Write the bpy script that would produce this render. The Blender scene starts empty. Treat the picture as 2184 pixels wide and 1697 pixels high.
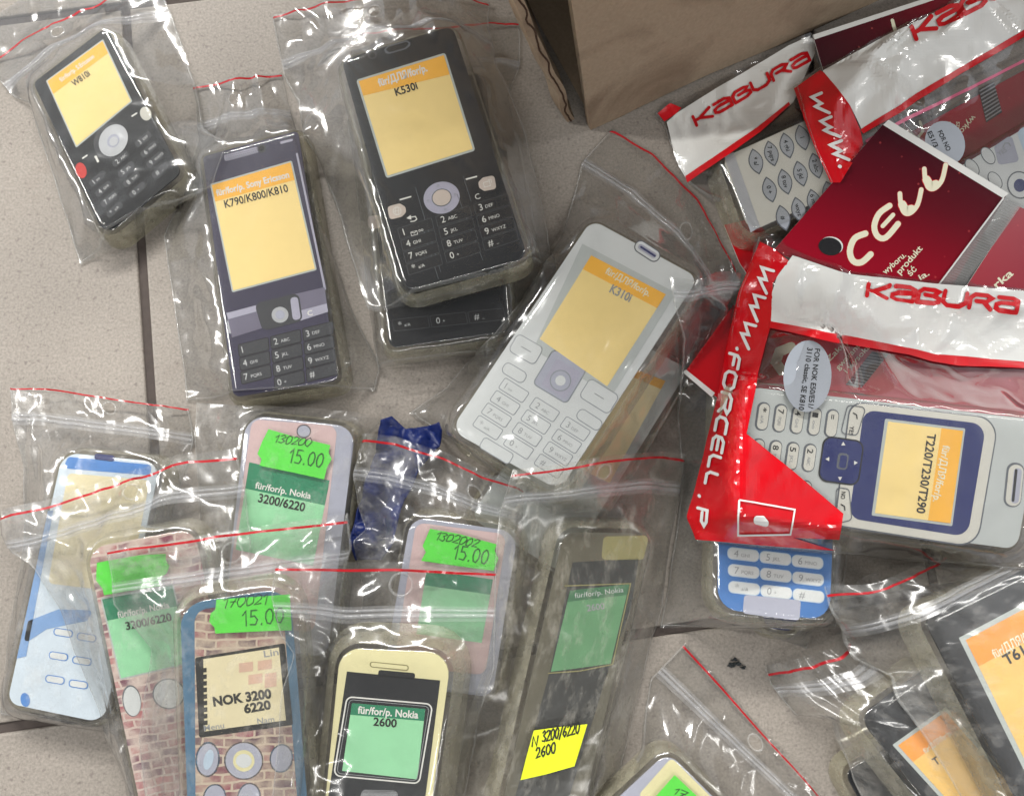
import bpy, bmesh, math, random
import numpy as np
from mathutils import Vector, Euler
from mathutils.geometry import tessellate_polygon

C = bpy.context
SC = C.scene
COL = SC.collection
R = math.radians
random.seed(7)
RNG = np.random.default_rng(11)

# ------------------------------------------------------------------ camera
W_E, H_E, F_E = 4368.0, 3394.0, 3600.0      # picture size and focal length in tracing units
TILT, DIST = R(10.5), 355.0                 # mm from the lens to the floor along the axis
CAM = np.array([0.0, -DIST * math.sin(TILT), DIST * math.cos(TILT)])
cd = bpy.data.cameras.new('camera')
cam = bpy.data.objects.new('camera', cd)
COL.objects.link(cam)
cam.location = CAM * 0.001
cam.rotation_euler = (TILT, 0, 0)
cd.sensor_width = 36.0
cd.lens = 36.0 * F_E / W_E
cd.clip_start = 0.01
cd.clip_end = 50
SC.camera = cam

# ------------------------------------------------------------------ light
world = bpy.data.worlds.new('World')
SC.world = world
world.use_nodes = True
wt = world.node_tree
bg = wt.nodes['Background']
wtc = wt.nodes.new('ShaderNodeTexCoord')
wsx = wt.nodes.new('ShaderNodeSeparateXYZ')
wt.links.new(wtc.outputs['Generated'], wsx.inputs[0])
wr = wt.nodes.new('ShaderNodeValToRGB')
for pos, v in ((0.0, 0.25), (0.30, 0.80), (0.62, 1.05), (0.80, 0.46), (0.90, 0.10), (1.0, 0.07)):
    e = wr.color_ramp.elements.new(pos) if pos not in (0.0, 1.0) else wr.color_ramp.elements[0 if pos == 0 else -1]
    e.color = (v * 0.93, v * 0.97, v * 1.03, 1)
wt.links.new(wsx.outputs['Z'], wr.inputs[0])
wy = wt.nodes.new('ShaderNodeMapRange')           # the photographer's side of the room is darker
wy.inputs[1].default_value = -0.7
wy.inputs[2].default_value = 0.3
wy.inputs[3].default_value = 0.45
wy.inputs[4].default_value = 1.0
wt.links.new(wsx.outputs['Y'], wy.inputs[0])
wm = wt.nodes.new('ShaderNodeVectorMath')
wm.operation = 'SCALE'
wt.links.new(wr.outputs[0], wm.inputs[0])
wt.links.new(wy.outputs[0], wm.inputs['Scale'])
wt.links.new(wm.outputs[0], bg.inputs[0])
bg.inputs[1].default_value = 0.70


def tube_lamp(x, y, z, sx, sy, power, rot=0, col=(1, 0.98, 0.94)):
    l = bpy.data.lights.new('ceiling_lamp', 'AREA')
    l.shape = 'RECTANGLE'
    l.size, l.size_y = sx, sy
    l.energy = power
    l.color = col
    o = bpy.data.objects.new('ceiling_lamp', l)
    COL.objects.link(o)
    o.location = (x, y, z)
    d = Vector((0, 0, 0)) - Vector((x, y, z))
    q = d.to_track_quat('-Z', 'Y')
    o.rotation_euler = q.to_euler()
    return o


tube_lamp(-0.3, 2.1, 1.9, 1.9, 0.11, 98)
tube_lamp(0.3, -1.7, 1.9, 1.8, 0.08, 20)
tube_lamp(-2.2, 0.5, 1.8, 0.11, 1.6, 36)
tube_lamp(2.2, 0.9, 1.8, 0.1, 1.4, 12)

SC.view_settings.view_transform = 'Standard'
SC.view_settings.look = 'None'
SC.view_settings.gamma = 1
SC.view_settings.use_curve_mapping = False
SC.view_settings.exposure = 0.2
SC.render.engine = 'CYCLES'
SC.cycles.max_bounces = 7
SC.cycles.diffuse_bounces = 2
SC.cycles.glossy_bounces = 2
SC.cycles.transmission_bounces = 4
SC.cycles.transparent_max_bounces = 64
SC.cycles.caustics_reflective = False
SC.cycles.caustics_refractive = False
SC.cycles.sample_clamp_indirect = 3.0
SC.cycles.use_denoising = True
SC.cycles.use_adaptive_sampling = True
SC.cycles.adaptive_threshold = 0.03
SC.cycles.adaptive_min_samples = 12

# ------------------------------------------------------------------ pixel <-> world
_ct, _st = math.cos(TILT), math.sin(TILT)


def rays(p):
    p = np.atleast_2d(np.asarray(p, float))
    x = (p[:, 0] - W_E / 2) / F_E
    y = -(p[:, 1] - H_E / 2) / F_E
    z = -np.ones(len(p))
    return np.stack([x, y * _ct - z * _st, y * _st + z * _ct], 1)


def at_z(p, z):
    d = rays(p)
    t = (z - CAM[2]) / d[:, 2]
    return CAM + d * t[:, None]


# height of everything laid down so far, 1 mm raster
HX0, HY0, HNX, HNY = -320, -300, 640, 640
HM = np.zeros((HNY, HNX))          # everything
HH = np.zeros((HNY, HNX))          # hard things only: film gives way under them
SQUASH = []                        # (order, outline, plane, thickness) of hard things
SOFT = []                          # (order, film object)
ORDER = [0]
_gx, _gy = np.meshgrid(np.arange(HNX) + HX0, np.arange(HNY) + HY0)


def bil(M, x, y):
    fx = np.clip(np.asarray(x) - HX0, 0, HNX - 1.001)
    fy = np.clip(np.asarray(y) - HY0, 0, HNY - 1.001)
    i, j = fx.astype(int), fy.astype(int)
    a, b = fx - i, fy - j
    return (M[j, i] * (1 - a) * (1 - b) + M[j, i + 1] * a * (1 - b) + M[j + 1, i] * (1 - a) * b + M[j + 1, i + 1] * a * b)


def box_blur(M, r):
    k = 2 * r + 1
    for ax in (0, 1):
        P = np.pad(M, [(r + 1, r) if a == ax else (0, 0) for a in (0, 1)], mode='edge')
        c = np.cumsum(P, axis=ax)
        M = (np.take(c, range(k, c.shape[ax]), ax) - np.take(c, range(0, c.shape[ax] - k), ax)) / k
    return M


def on_map(p, M, dz=0.3, n=6):
    z = np.full(len(np.atleast_2d(p)), 4.0)
    for _ in range(n):
        w = at_z_v(p, z)
        z = 0.5 * z + 0.5 * (bil(M, w[:, 0], w[:, 1]) + dz)
    return at_z_v(p, z)


def at_z_v(p, z):
    d = rays(p)
    t = (z - CAM[2]) / d[:, 2]
    return CAM + d * t[:, None]


def in_poly(px, py, poly):
    poly = np.asarray(poly)
    ins = np.zeros(px.shape, bool)
    n = len(poly)
    for i in range(n):
        x0, y0 = poly[i]
        x1, y1 = poly[(i + 1) % n]
        c = ((y0 > py) != (y1 > py)) & (px < (x1 - x0) * (py - y0) / (y1 - y0 + 1e-12) + x0)
        ins ^= c
    return ins


def smooth_noise(shape, s, seed):
    r = np.random.default_rng(seed)
    a = r.standard_normal(shape)
    fy = np.fft.fftfreq(shape[0])[:, None]
    fx = np.fft.fftfreq(shape[1])[None, :]
    g = np.exp(-2 * (math.pi ** 2) * (s ** 2) * (fx ** 2 + fy ** 2))
    b = np.fft.ifft2(np.fft.fft2(a) * g).real
    return b / (b.std() + 1e-9)


def Q(q, pts):
    ox = 2184 if q in (2, 4) else 0
    oy = 1697 if q in (3, 4) else 0
    return [(x + ox, y + oy) for x, y in pts]


# ------------------------------------------------------------------ materials
MATS = {}


def node_mat(name):
    m = bpy.data.materials.new(name)
    m.use_nodes = True
    nt = m.node_tree
    nt.nodes.clear()
    out = nt.nodes.new('ShaderNodeOutputMaterial')
    return m, nt, out


def N(nt, t, **kw):
    n = nt.nodes.new(t)
    for k, v in kw.items():
        if hasattr(n, k):
            setattr(n, k, v)
        else:
            n.inputs[k].default_value = v
    return n


def rgb(h):
    """sRGB 0-255 -> linear"""
    def f(c):
        c /= 255
        return c / 12.92 if c <= 0.04045 else ((c + 0.055) / 1.055) ** 2.4
    return tuple(f(c) for c in h)


def paper(name, col, rough=0.5, var=0.08, metal=0.0, scale=300.0, spec=0.4):
    """printed card or plain plastic: one colour with slight mottling and grain"""
    key = ('p', name)
    if key in MATS:
        return MATS[key]
    m, nt, out = node_mat(name)
    p = N(nt, 'ShaderNodeBsdfPrincipled')
    p.inputs['Roughness'].default_value = rough
    p.inputs['Metallic'].default_value = metal
    p.inputs['Specular IOR Level'].default_value = spec
    tc = N(nt, 'ShaderNodeTexCoord')
    n1 = N(nt, 'ShaderNodeTexNoise')
    n1.inputs['Scale'].default_value = scale
    n1.inputs['Detail'].default_value = 6
    nt.links.new(tc.outputs['Object'], n1.inputs['Vector'])
    mx = N(nt, 'ShaderNodeMix', data_type='RGBA')
    mx.inputs[6].default_value = tuple(c * (1 - var) for c in col) + (1,)
    mx.inputs[7].default_value = tuple(min(1, c * (1 + var)) for c in col) + (1,)
    nt.links.new(n1.outputs['Fac'], mx.inputs[0])
    nt.links.new(mx.outputs[2], p.inputs['Base Color'])
    nt.links.new(p.outputs[0], out.inputs[0])
    MATS[key] = m
    return m


def film_mat(name, tint=(0.985, 0.985, 0.98), haze=0.045, hazecol=(0.84, 0.83, 0.81), rough=0.10, gloss=1.0, dirt=0.0,
             bump=0.25, hole=None, streak=0.0, dirtcol=(0.55, 0.5, 0.42), crease=0.12):
    """clear polythene: mostly see-through, a little milky, with a fresnel sheen; optional dust and a punched hole"""
    m, nt, out = node_mat(name)
    L = nt.links.new
    uv = N(nt, 'ShaderNodeUVMap')
    tr = N(nt, 'ShaderNodeBsdfTransparent')
    tr.inputs[0].default_value = tint + (1,)
    df = N(nt, 'ShaderNodeBsdfDiffuse')
    df.inputs[0].default_value = hazecol + (1,)
    tl = N(nt, 'ShaderNodeBsdfTranslucent')
    tl.inputs[0].default_value = hazecol + (1,)
    dm = N(nt, 'ShaderNodeMixShader')
    dm.inputs[0].default_value = 0.35
    L(df.outputs[0], dm.inputs[1]); L(tl.outputs[0], dm.inputs[2])
    gl = N(nt, 'ShaderNodeBsdfGlossy')
    gl.inputs['Roughness'].default_value = rough
    # fine crumple
    nz = N(nt, 'ShaderNodeTexNoise'); nz.inputs['Scale'].default_value = 0.11; nz.inputs['Detail'].default_value = 1
    nz.inputs['Distortion'].default_value = 1.2
    L(uv.outputs[0], nz.inputs['Vector'])
    add = nz
    bp = N(nt, 'ShaderNodeBump'); bp.inputs['Strength'].default_value = bump; bp.inputs['Distance'].default_value = 0.0012
    L(add.outputs[0], bp.inputs['Height'])
    L(bp.outputs[0], gl.inputs['Normal'])
    lw = N(nt, 'ShaderNodeLayerWeight'); lw.inputs[0].default_value = 0.5
    L(bp.outputs[0], lw.inputs['Normal'])
    pw = N(nt, 'ShaderNodeMath', operation='POWER'); pw.inputs[1].default_value = 2.4
    L(lw.outputs['Facing'], pw.inputs[0])
    fr = N(nt, 'ShaderNodeMath', operation='MULTIPLY_ADD'); fr.inputs[1].default_value = 0.50 * gloss; fr.inputs[2].default_value = 0.022 * gloss
    fr.use_clamp = True
    L(pw.outputs[0], fr.inputs[0])
    # haze amount
    hz = N(nt, 'ShaderNodeMath', operation='ADD'); hz.inputs[0].default_value = haze; hz.use_clamp = True
    dust_c = None
    if dirt > 0:
        n2 = N(nt, 'ShaderNodeTexNoise'); n2.inputs['Scale'].default_value = 0.06; n2.inputs['Detail'].default_value = 5
        n2.inputs['Roughness'].default_value = 0.72
        mp = N(nt, 'ShaderNodeMapping'); mp.inputs['Scale'].default_value = (1.0 + streak, 1.0, 1)
        L(uv.outputs[0], mp.inputs[0]); L(mp.outputs[0], n2.inputs['Vector'])
        mr = N(nt, 'ShaderNodeMapRange'); mr.inputs[1].default_value = 0.5; mr.inputs[2].default_value = 0.78
        mr.inputs[4].default_value = dirt
        L(n2.outputs['Fac'], mr.inputs[0]); L(mr.outputs[0], hz.inputs[1])
        mc = N(nt, 'ShaderNodeMix', data_type='RGBA')
        mc.inputs[6].default_value = hazecol + (1,); mc.inputs[7].default_value = dirtcol + (1,)
        L(mr.outputs[0], mc.inputs[0]); L(mc.outputs[2], df.inputs[0])
    else:
        hz.inputs[1].default_value = 0.0
    m1 = N(nt, 'ShaderNodeMixShader'); L(hz.outputs[0], m1.inputs[0]); L(tr.outputs[0], m1.inputs[1]); L(dm.outputs[0], m1.inputs[2])
    m2 = N(nt, 'ShaderNodeMixShader'); L(fr.outputs[0], m2.inputs[0]); L(m1.outputs[0], m2.inputs[1]); L(gl.outputs[0], m2.inputs[2])
    last = m2
    if hole is not None:
        ds = N(nt, 'ShaderNodeVectorMath', operation='DISTANCE'); ds.inputs[1].default_value = (hole[0], hole[1], 0)
        L(uv.outputs[0], ds.inputs[0])
        lt = N(nt, 'ShaderNodeMath', operation='LESS_THAN'); lt.inputs[1].default_value = hole[2]
        L(ds.outputs['Value'], lt.inputs[0])
        t2 = N(nt, 'ShaderNodeBsdfTransparent')
        m3 = N(nt, 'ShaderNodeMixShader'); L(lt.outputs[0], m3.inputs[0]); L(m2.outputs[0], m3.inputs[1]); L(t2.outputs[0], m3.inputs[2])
        last = m3
    L(last.outputs[0], out.inputs[0])
    return m


def pvc_mat(name, tint, body, fac, rough=0.12, gloss=1.0):
    """clear vinyl of the phone covers"""
    key = ('v', name)
    if key in MATS:
        return MATS[key]
    m, nt, out = node_mat(name)
    L = nt.links.new
    tr = N(nt, 'ShaderNodeBsdfTransparent'); tr.inputs[0].default_value = tint + (1,)
    df = N(nt, 'ShaderNodeBsdfDiffuse'); df.inputs[0].default_value = body + (1,)
    tl = N(nt, 'ShaderNodeBsdfTranslucent'); tl.inputs[0].default_value = body + (1,)
    dm = N(nt, 'ShaderNodeMixShader'); dm.inputs[0].default_value = 0.4
    L(df.outputs[0], dm.inputs[1]); L(tl.outputs[0], dm.inputs[2])
    gl = N(nt, 'ShaderNodeBsdfGlossy'); gl.inputs['Roughness'].default_value = rough
    tc = N(nt, 'ShaderNodeTexCoord')
    nz = N(nt, 'ShaderNodeTexNoise'); nz.inputs['Scale'].default_value = 60; nz.inputs['Detail'].default_value = 0.5
    L(tc.outputs['Object'], nz.inputs['Vector'])
    bp = N(nt, 'ShaderNodeBump'); bp.inputs['Strength'].default_value = 0.05; bp.inputs['Distance'].default_value = 0.003
    L(nz.outputs['Fac'], bp.inputs['Height']); L(bp.outputs[0], gl.inputs['Normal'])
    lw = N(nt, 'ShaderNodeLayerWeight'); lw.inputs[0].default_value = 0.5
    pw = N(nt, 'ShaderNodeMath', operation='POWER'); pw.inputs[1].default_value = 4.0
    L(lw.outputs['Facing'], pw.inputs[0])
    fr = N(nt, 'ShaderNodeMath', operation='MULTIPLY_ADD'); fr.inputs[1].default_value = 0.5 * gloss; fr.inputs[2].default_value = 0.05 * gloss
    fr.use_clamp = True
    L(pw.outputs[0], fr.inputs[0])
    n2 = N(nt, 'ShaderNodeTexNoise'); n2.inputs['Scale'].default_value = 220; n2.inputs['Detail'].default_value = 8
    L(tc.outputs['Object'], n2.inputs['Vector'])
    mr = N(nt, 'ShaderNodeMapRange'); mr.inputs[1].default_value = 0.35; mr.inputs[2].default_value = 0.75
    mr.inputs[3].default_value = fac * 0.7; mr.inputs[4].default_value = min(1, fac * 1.4)
    L(n2.outputs['Fac'], mr.inputs[0])
    m1 = N(nt, 'ShaderNodeMixShader')
    L(mr.outputs[0], m1.inputs[0]); L(tr.outputs[0], m1.inputs[1]); L(dm.outputs[0], m1.inputs[2])
    m2 = N(nt, 'ShaderNodeMixShader'); L(fr.outputs[0], m2.inputs[0]); L(m1.outputs[0], m2.inputs[1]); L(gl.outputs[0], m2.inputs[2])
    L(m2.outputs[0], out.inputs[0])
    MATS[key] = m
    return m


INK = paper('black ink', (0.012, 0.012, 0.013), 0.5, 0.1)
WHITE_INK = paper('white ink', (0.75, 0.74, 0.72), 0.5, 0.05)
GREY_INK = paper('grey ink', (0.30, 0.31, 0.33), 0.5, 0.05)
PALE_GREY_INK = paper('pale grey ink', (0.55, 0.56, 0.58), 0.5, 0.05)
YELLOW = paper('label yellow', rgb((246, 218, 146)), 0.5, 0.04)
AMBER = paper('label amber', rgb((250, 184, 62)), 0.5, 0.05)
LABEL_RIM = paper('label rim', rgb((180, 187, 186)), 0.5, 0.04)
GREEN_HEAD = paper('label dark green', rgb((32, 128, 92)), 0.5, 0.06)
GREEN_PALE = paper('label pale green', rgb((150, 215, 168)), 0.5, 0.06)
FLUO_GREEN = paper('fluorescent green paper', rgb((84, 206, 62)), 0.6, 0.05)
FLUO_YELLOW = paper('fluorescent yellow paper', rgb((216, 226, 36)), 0.6, 0.05)
RED = paper('red print', rgb((205, 16, 28)), 0.35, 0.06)
DARK_RED = paper('dark red print', rgb((142, 12, 30)), 0.3, 0.12, scale=60)
DEEP_RED = paper('deep red print', rgb((96, 10, 26)), 0.3, 0.12, scale=60)
CARD_WHITE = paper('card white', rgb((228, 228, 224)), 0.45, 0.04)
CREAM_INK = paper('cream print', rgb((236, 232, 205)), 0.45, 0.04)
SILVER = paper('silver foil', (0.42, 0.45, 0.50), 0.34, 0.05, metal=0.3)
PVC_TOP = pvc_mat('clear vinyl top', (0.98, 0.98, 0.96), (0.6, 0.58, 0.5), 0.012, 0.08, 0.8)
PVC_SIDE = pvc_mat('yellowed vinyl side', (0.95, 0.93, 0.82), (0.70, 0.66, 0.50), 0.36, 0.10, 2.0)
RED_LINE = paper('red bag line', rgb((168, 30, 38)), 0.22, 0.10, scale=200, spec=0.6)


# ------------------------------------------------------------------ mesh building (all in mm)
class MB:
    def __init__(self):
        self.v, self.f, self.mi, self.uv, self.mats = [], [], [], [], []

    def slot(self, m):
        if m not in self.mats:
            self.mats.append(m)
        return self.mats.index(m)

    def add(self, verts, faces, m, uvs=None):
        b = len(self.v)
        self.v.extend([tuple(p) for p in verts])
        s = self.slot(m)
        self.uv.extend([tuple(u) for u in uvs] if uvs is not None else [(p[0], p[1]) for p in verts])
        for f in faces:
            self.f.append([b + i for i in f])
            self.mi.append(s)

    def poly(self, S, pts, lift, m):
        """a flat printed area: outline in tracing units laid on surface S"""
        pts = np.asarray(pts, float)
        tri = tessellate_polygon([[Vector((p[0], p[1], 0)) for p in pts]])
        w = S.map(pts, lift)
        # orient up
        fs = []
        for t in tri:
            a, b, c = (w[i] for i in t)
            fs.append(t if np.cross(b - a, c - a)[2] > 0 else (t[0], t[2], t[1]))
        self.add(w, fs, m)

    def wrap(self, S, pts, lift, m, step=9.0):
        """a printed area laid over a crumpled surface, cut fine enough to follow it"""
        bm = bmesh.new()
        vs = [bm.verts.new((p[0], p[1], 0)) for p in pts]
        for t in tessellate_polygon([[v.co for v in vs]]):
            bm.faces.new([vs[i] for i in t])
        P = np.asarray(pts)
        for ax in (0, 1):
            for k in np.arange(P[:, ax].min() + step * 0.5, P[:, ax].max(), step):
                co, no = [0, 0, 0], [0, 0, 0]
                co[ax] = k; no[ax] = 1
                bmesh.ops.bisect_plane(bm, geom=bm.verts[:] + bm.edges[:] + bm.faces[:], plane_co=co, plane_no=no)
        bm.verts.ensure_lookup_table()
        bm.verts.index_update()
        p2 = np.array([(v.co.x, v.co.y) for v in bm.verts])
        w = S.map(p2, lift)
        fs = []
        for f in bm.faces:
            t = [v.index for v in f.verts]
            a, b, c = w[t[0]], w[t[1]], w[t[2]]
            fs.append(t if np.cross(b - a, c - a)[2] > 0 else t[::-1])
        bm.free()
        self.add(w, fs, m)

    def stroke(self, S, pts, width, lift, m, closed=False, seg=None):
        """a drawn line of even width with rounded ends"""
        pts = [np.asarray(p, float) for p in pts]
        if closed:
            pts = pts + [pts[0]]
        if seg:
            q = [pts[0]]
            for a, b in zip(pts[:-1], pts[1:]):
                n = max(1, int(np.hypot(*(b - a)) / seg))
                for i in range(1, n + 1):
                    q.append(a + (b - a) * i / n)
            pts = q
        P = np.array(pts)
        d = np.diff(P, axis=0)
        ln = np.hypot(d[:, 0], d[:, 1])
        keep = np.concatenate([[True], ln > 1e-6])
        P = P[keep]
        if len(P) < 2:
            return
        d = np.diff(P, axis=0)
        d /= np.hypot(d[:, 0], d[:, 1])[:, None]
        nrm = np.stack([-d[:, 1], d[:, 0]], 1)
        h = width / 2
        V, F = [], []
        for i in range(len(P)):
            if i == 0:
                n = nrm[0]
            elif i == len(P) - 1:
                n = nrm[-1]
            else:
                n = nrm[i - 1] + nrm[i]
                n = n / max(0.35, (np.dot(n, n) / 2) ** 0.5 * 1.0) / max(1e-6, 1)
                l = np.hypot(*n)
                n = n / l if l > 0 else nrm[i]
                c = max(0.5, np.dot(n, nrm[i]))
                n = n / c
            V += [P[i] + n * h, P[i] - n * h]
        for i in range(len(P) - 1):
            F.append((2 * i, 2 * i + 1, 2 * i + 3, 2 * i + 2))
        nb = len(V)
        if not closed:
            for end, dr in ((P[0], -d[0]), (P[-1], d[-1])):
                b = len(V)
                a0 = math.atan2(dr[1], dr[0])
                for k in range(7):
                    a = a0 - math.pi / 2 + math.pi * k / 6
                    V.append(end + h * np.array([math.cos(a), math.sin(a)]))
                F.append(tuple(range(b, b + 7)))
        self.k = getattr(self, 'k', 0) + 1
        w = S.map(np.array(V), lift + 0.006 * (self.k % 8))
        fs = []
        for f in F:
            a, b, c = w[f[0]], w[f[1]], w[f[2]]
            fs.append(f if np.cross(b - a, c - a)[2] > 0 else f[::-1])
        self.add(w, fs, m)

    def text(self, S, s, p0, p1, h, lift, m, bold=0.0, slant=0.0, fit=True):
        """printed words: cap height h, running from p0 to p1"""
        V, F, wd = glyphs(s, bold)
        if not len(V):
            return
        p0, p1 = np.asarray(p0, float), np.asarray(p1, float)
        d = p1 - p0
        L = np.hypot(*d)
        d /= L
        up = np.array([d[1], -d[0]])
        sx = (L / wd) if fit else h / 0.727
        x = V[:, 0] * sx
        y = V[:, 1] * h / 0.727
        P = p0 + (x + y * slant)[:, None] * d + y[:, None] * up
        w = S.map(P, lift)
        self.add(w, F, m)

    def strokes(self, S, s, p0, p1, h, width, lift, m, slant=0.0, gap=0.28, seg=None, jitter=0.0):
        """lettering drawn in single strokes, from p0 to p1 along the base line"""
        p0, p1 = np.asarray(p0, float), np.asarray(p1, float)
        d = p1 - p0
        L = np.hypot(*d)
        d /= L
        up = np.array([d[1], -d[0]])
        adv = [STROKES[c][0] if c in STROKES else 0.5 for c in s]
        tot = sum(adv) + gap * (len(s) - 1)
        k = L / tot
        x = 0.0
        rr = random.Random(sum(map(ord, s)) + int(L))
        for c, a in zip(s, adv):
            if c in STROKES:
                for path in STROKES[c][1]:
                    jj = [(rr.uniform(-jitter, jitter), rr.uniform(-jitter, jitter)) for _ in path]
                    pts = [p0 + ((x + (px + j[0]) * a) * k + (py + j[1]) * h * slant) * d + (py + j[1]) * h * up for (px, py), j in zip(path, jj)]
                    self.stroke(S, pts, width, lift, m, seg=seg)
            x += a + gap

    def build(self, name, parent=None, smooth=False, label=None):
        me = bpy.data.meshes.new(name)
        base = np.array(parent.location) * 1000 if parent is not None else np.zeros(3)
        if parent is not None and parent.parent is not None:
            base = np.array(parent['base'])
        V = (np.array(self.v, float) - base) * 0.001
        me.from_pydata(V.tolist(), [], self.f)
        for m in self.mats:
            me.materials.append(m)
        me.polygons.foreach_set('material_index', self.mi)
        if smooth:
            me.polygons.foreach_set('use_smooth', [True] * len(self.f))
        uvl = me.uv_layers.new(name='UVMap')
        idx = np.zeros(len(me.loops), int)
        me.loops.foreach_get('vertex_index', idx)
        U = np.array(self.uv, float)[idx]
        uvl.data.foreach_set('uv', U.ravel())
        me.update()
        o = bpy.data.objects.new(name, me)
        COL.objects.link(o)
        if parent is not None:
            o.parent = parent
            o['base'] = [float(b) for b in base]
        if label:
            o['label'] = label
        return o


_gl = {}


def glyphs(s, bold):
    k = (s, bold)
    if k in _gl:
        return _gl[k]
    cu = bpy.data.curves.new('t', 'FONT')
    cu.body = s
    cu.size = 1.0
    cu.offset = bold
    cu.resolution_u = 3
    ob = bpy.data.objects.new('t', cu)
    COL.objects.link(ob)
    dg = C.evaluated_depsgraph_get()
    me = bpy.data.meshes.new_from_object(ob.evaluated_get(dg))
    V = np.array([v.co[:2] for v in me.vertices]) if len(me.vertices) else np.zeros((0, 2))
    F = [tuple(p.vertices) for p in me.polygons]
    bpy.data.objects.remove(ob)
    bpy.data.curves.remove(cu)
    bpy.data.meshes.remove(me)
    wd = 1.0
    if len(V):
        V[:, 0] -= V[:, 0].min()
        wd = V[:, 0].max()
        # face up
        a, b, c = (V[i] for i in F[0][:3])
    _gl[k] = (V, F, wd)
    return _gl[k]


def arc(cx, cy, rx, ry, a0, a1, n=8):
    return [(cx + rx * math.cos(R(a0 + (a1 - a0) * i / n)), cy + ry * math.sin(R(a0 + (a1 - a0) * i / n))) for i in range(n + 1)]


STROKES = {
    # wide rounded logo capitals
    'K': (1.15, [[(0, 0), (0, 1)], [(1, .98), (.3, .5), (1, 0)], [(0, .5), (.3, .5)]]),
    'a': (1.2, [[(.08, .98), (.75, .98), (1, .8), (1, 0)], [(1, .56), (.25, .56), (.03, .42), (.03, .15), (.22, 0), (1, 0)]]),
    'B': (1.2, [[(0, 0), (0, .72), (.2, 1), (.72, 1), (.92, .86), (.72, .56), (.3, .56)], [(.72, .56), (1, .4), (1, .16), (.76, 0), (0, 0)]]),
    'U': (1.2, [[(0, 1), (0, .25), (.22, 0), (.76, 0), (1, .25), (1, 1)]]),
    'R': (1.2, [[(0, 0), (0, .72), (.2, 1), (.74, 1), (.97, .82), (.74, .5), (.28, .5)], [(.6, .5), (1, 0)]]),
    # slanted web address
    'w': (1.25, [[(0, 1), (.16, 0), (.5, .62), (.62, 0), (1, 1)]]),
    'F': (0.8, [[(0, 0), (0, .75), (.2, 1), (1, 1)], [(0, .5), (.8, .5)]]),
    'O': (1.0, [[(.2, 0), (0, .25), (0, .75), (.2, 1), (.8, 1), (1, .75), (1, .25), (.8, 0), (.2, 0)]]),
    'C': (0.9, [[(1, 1), (.25, 1), (0, .75), (0, .25), (.25, 0), (1, 0)]]),
    'E': (0.9, [[(1, 1), (.25, 1), (0, .75), (0, .25), (.25, 0), (1, 0)], [(0, .5), (.9, .5)]]),
    'L': (0.75, [[(0, 1), (0, .3), (.25, 0), (1, 0)]]),
    'P': (0.9, [[(0, 0), (0, 1), (.7, 1), (1, .8), (.75, .5), (.2, .5)]]),
    '.': (0.2, [[(.3, 0), (.5, .06)]]),
    '-': (0.5, [[(0, .45), (1, .45)]]),
    '/': (0.5, [[(0, -.1), (1, 1.1)]]),
    'N': (0.7, [[(0, 0), (.1, 1), (.8, 0), (.95, 1)]]),
    '0': (0.6, [[(.5, 1), (.1, .8), (0, .4), (.2, .05), (.6, 0), (.95, .3), (1, .7), (.75, .97), (.5, 1)]]),
    '1': (0.35, [[(0, .72), (.75, 1), (.7, 0)]]),
    '2': (0.6, [[(0, .8), (.35, 1), (.85, .9), (.85, .6), (0, 0), (1, .04)]]),
    '3': (0.6, [[(0, .9), (.5, 1), (.9, .8), (.35, .53), (.95, .3), (.6, 0), (0, .1)]]),
    '5': (0.6, [[(.95, 1), (.2, 1), (.12, .58), (.6, .62), (.98, .35), (.7, .02), (0, .05)]]),
    '6': (0.6, [[(.8, 1), (.25, .65), (.02, .25), (.4, 0), (.9, .15), (.85, .45), (.3, .5), (.08, .3)]]),
    '7': (0.6, [[(0, 1), (1, 1), (.35, 0)], [(.2, .5), (.85, .5)]]),
    '8': (0.6, [[(.5, .52), (.08, .75), (.4, 1), (.85, .8), (.5, .52), (.02, .25), (.4, 0), (.95, .2), (.5, .52)]]),
    '9': (0.6, [[(.95, .7), (.5, .5), (.05, .7), (.4, 1), (.95, .75), (.8, .3), (.4, 0)]]),
}


def rounded(corners, r, n=6):
    """rounded polygon from convex corners (any units); r single or per-corner"""
    P = [np.asarray(c, float) for c in corners]
    k = len(P)
    rs = r if hasattr(r, '__len__') else [r] * k
    out = []
    for i in range(k):
        a, b, c = P[i - 1], P[i], P[(i + 1) % k]
        u, v = a - b, c - b
        lu, lv = np.hypot(*u), np.hypot(*v)
        u, v = u / lu, v / lv
        ang = math.acos(max(-1, min(1, float(np.dot(u, v)))))
        rad = rs[i]
        if rad < 1e-6:
            out.append(b)
            continue
        t = min(rad / math.tan(ang / 2), 0.49 * lu, 0.49 * lv)
        rad = t * math.tan(ang / 2)
        bis = u + v
        bis /= np.hypot(*bis)
        ctr = b + bis * rad / math.sin(ang / 2)
        s = b + u * t - ctr
        e = b + v * t - ctr
        a0, a1 = math.atan2(s[1], s[0]), math.atan2(e[1], e[0])
        da = (a1 - a0 + math.pi) % (2 * math.pi) - math.pi
        for j in range(n + 1):
            q = a0 + da * j / n
            out.append(ctr + rad * np.array([math.cos(q), math.sin(q)]))
    return out


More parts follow.
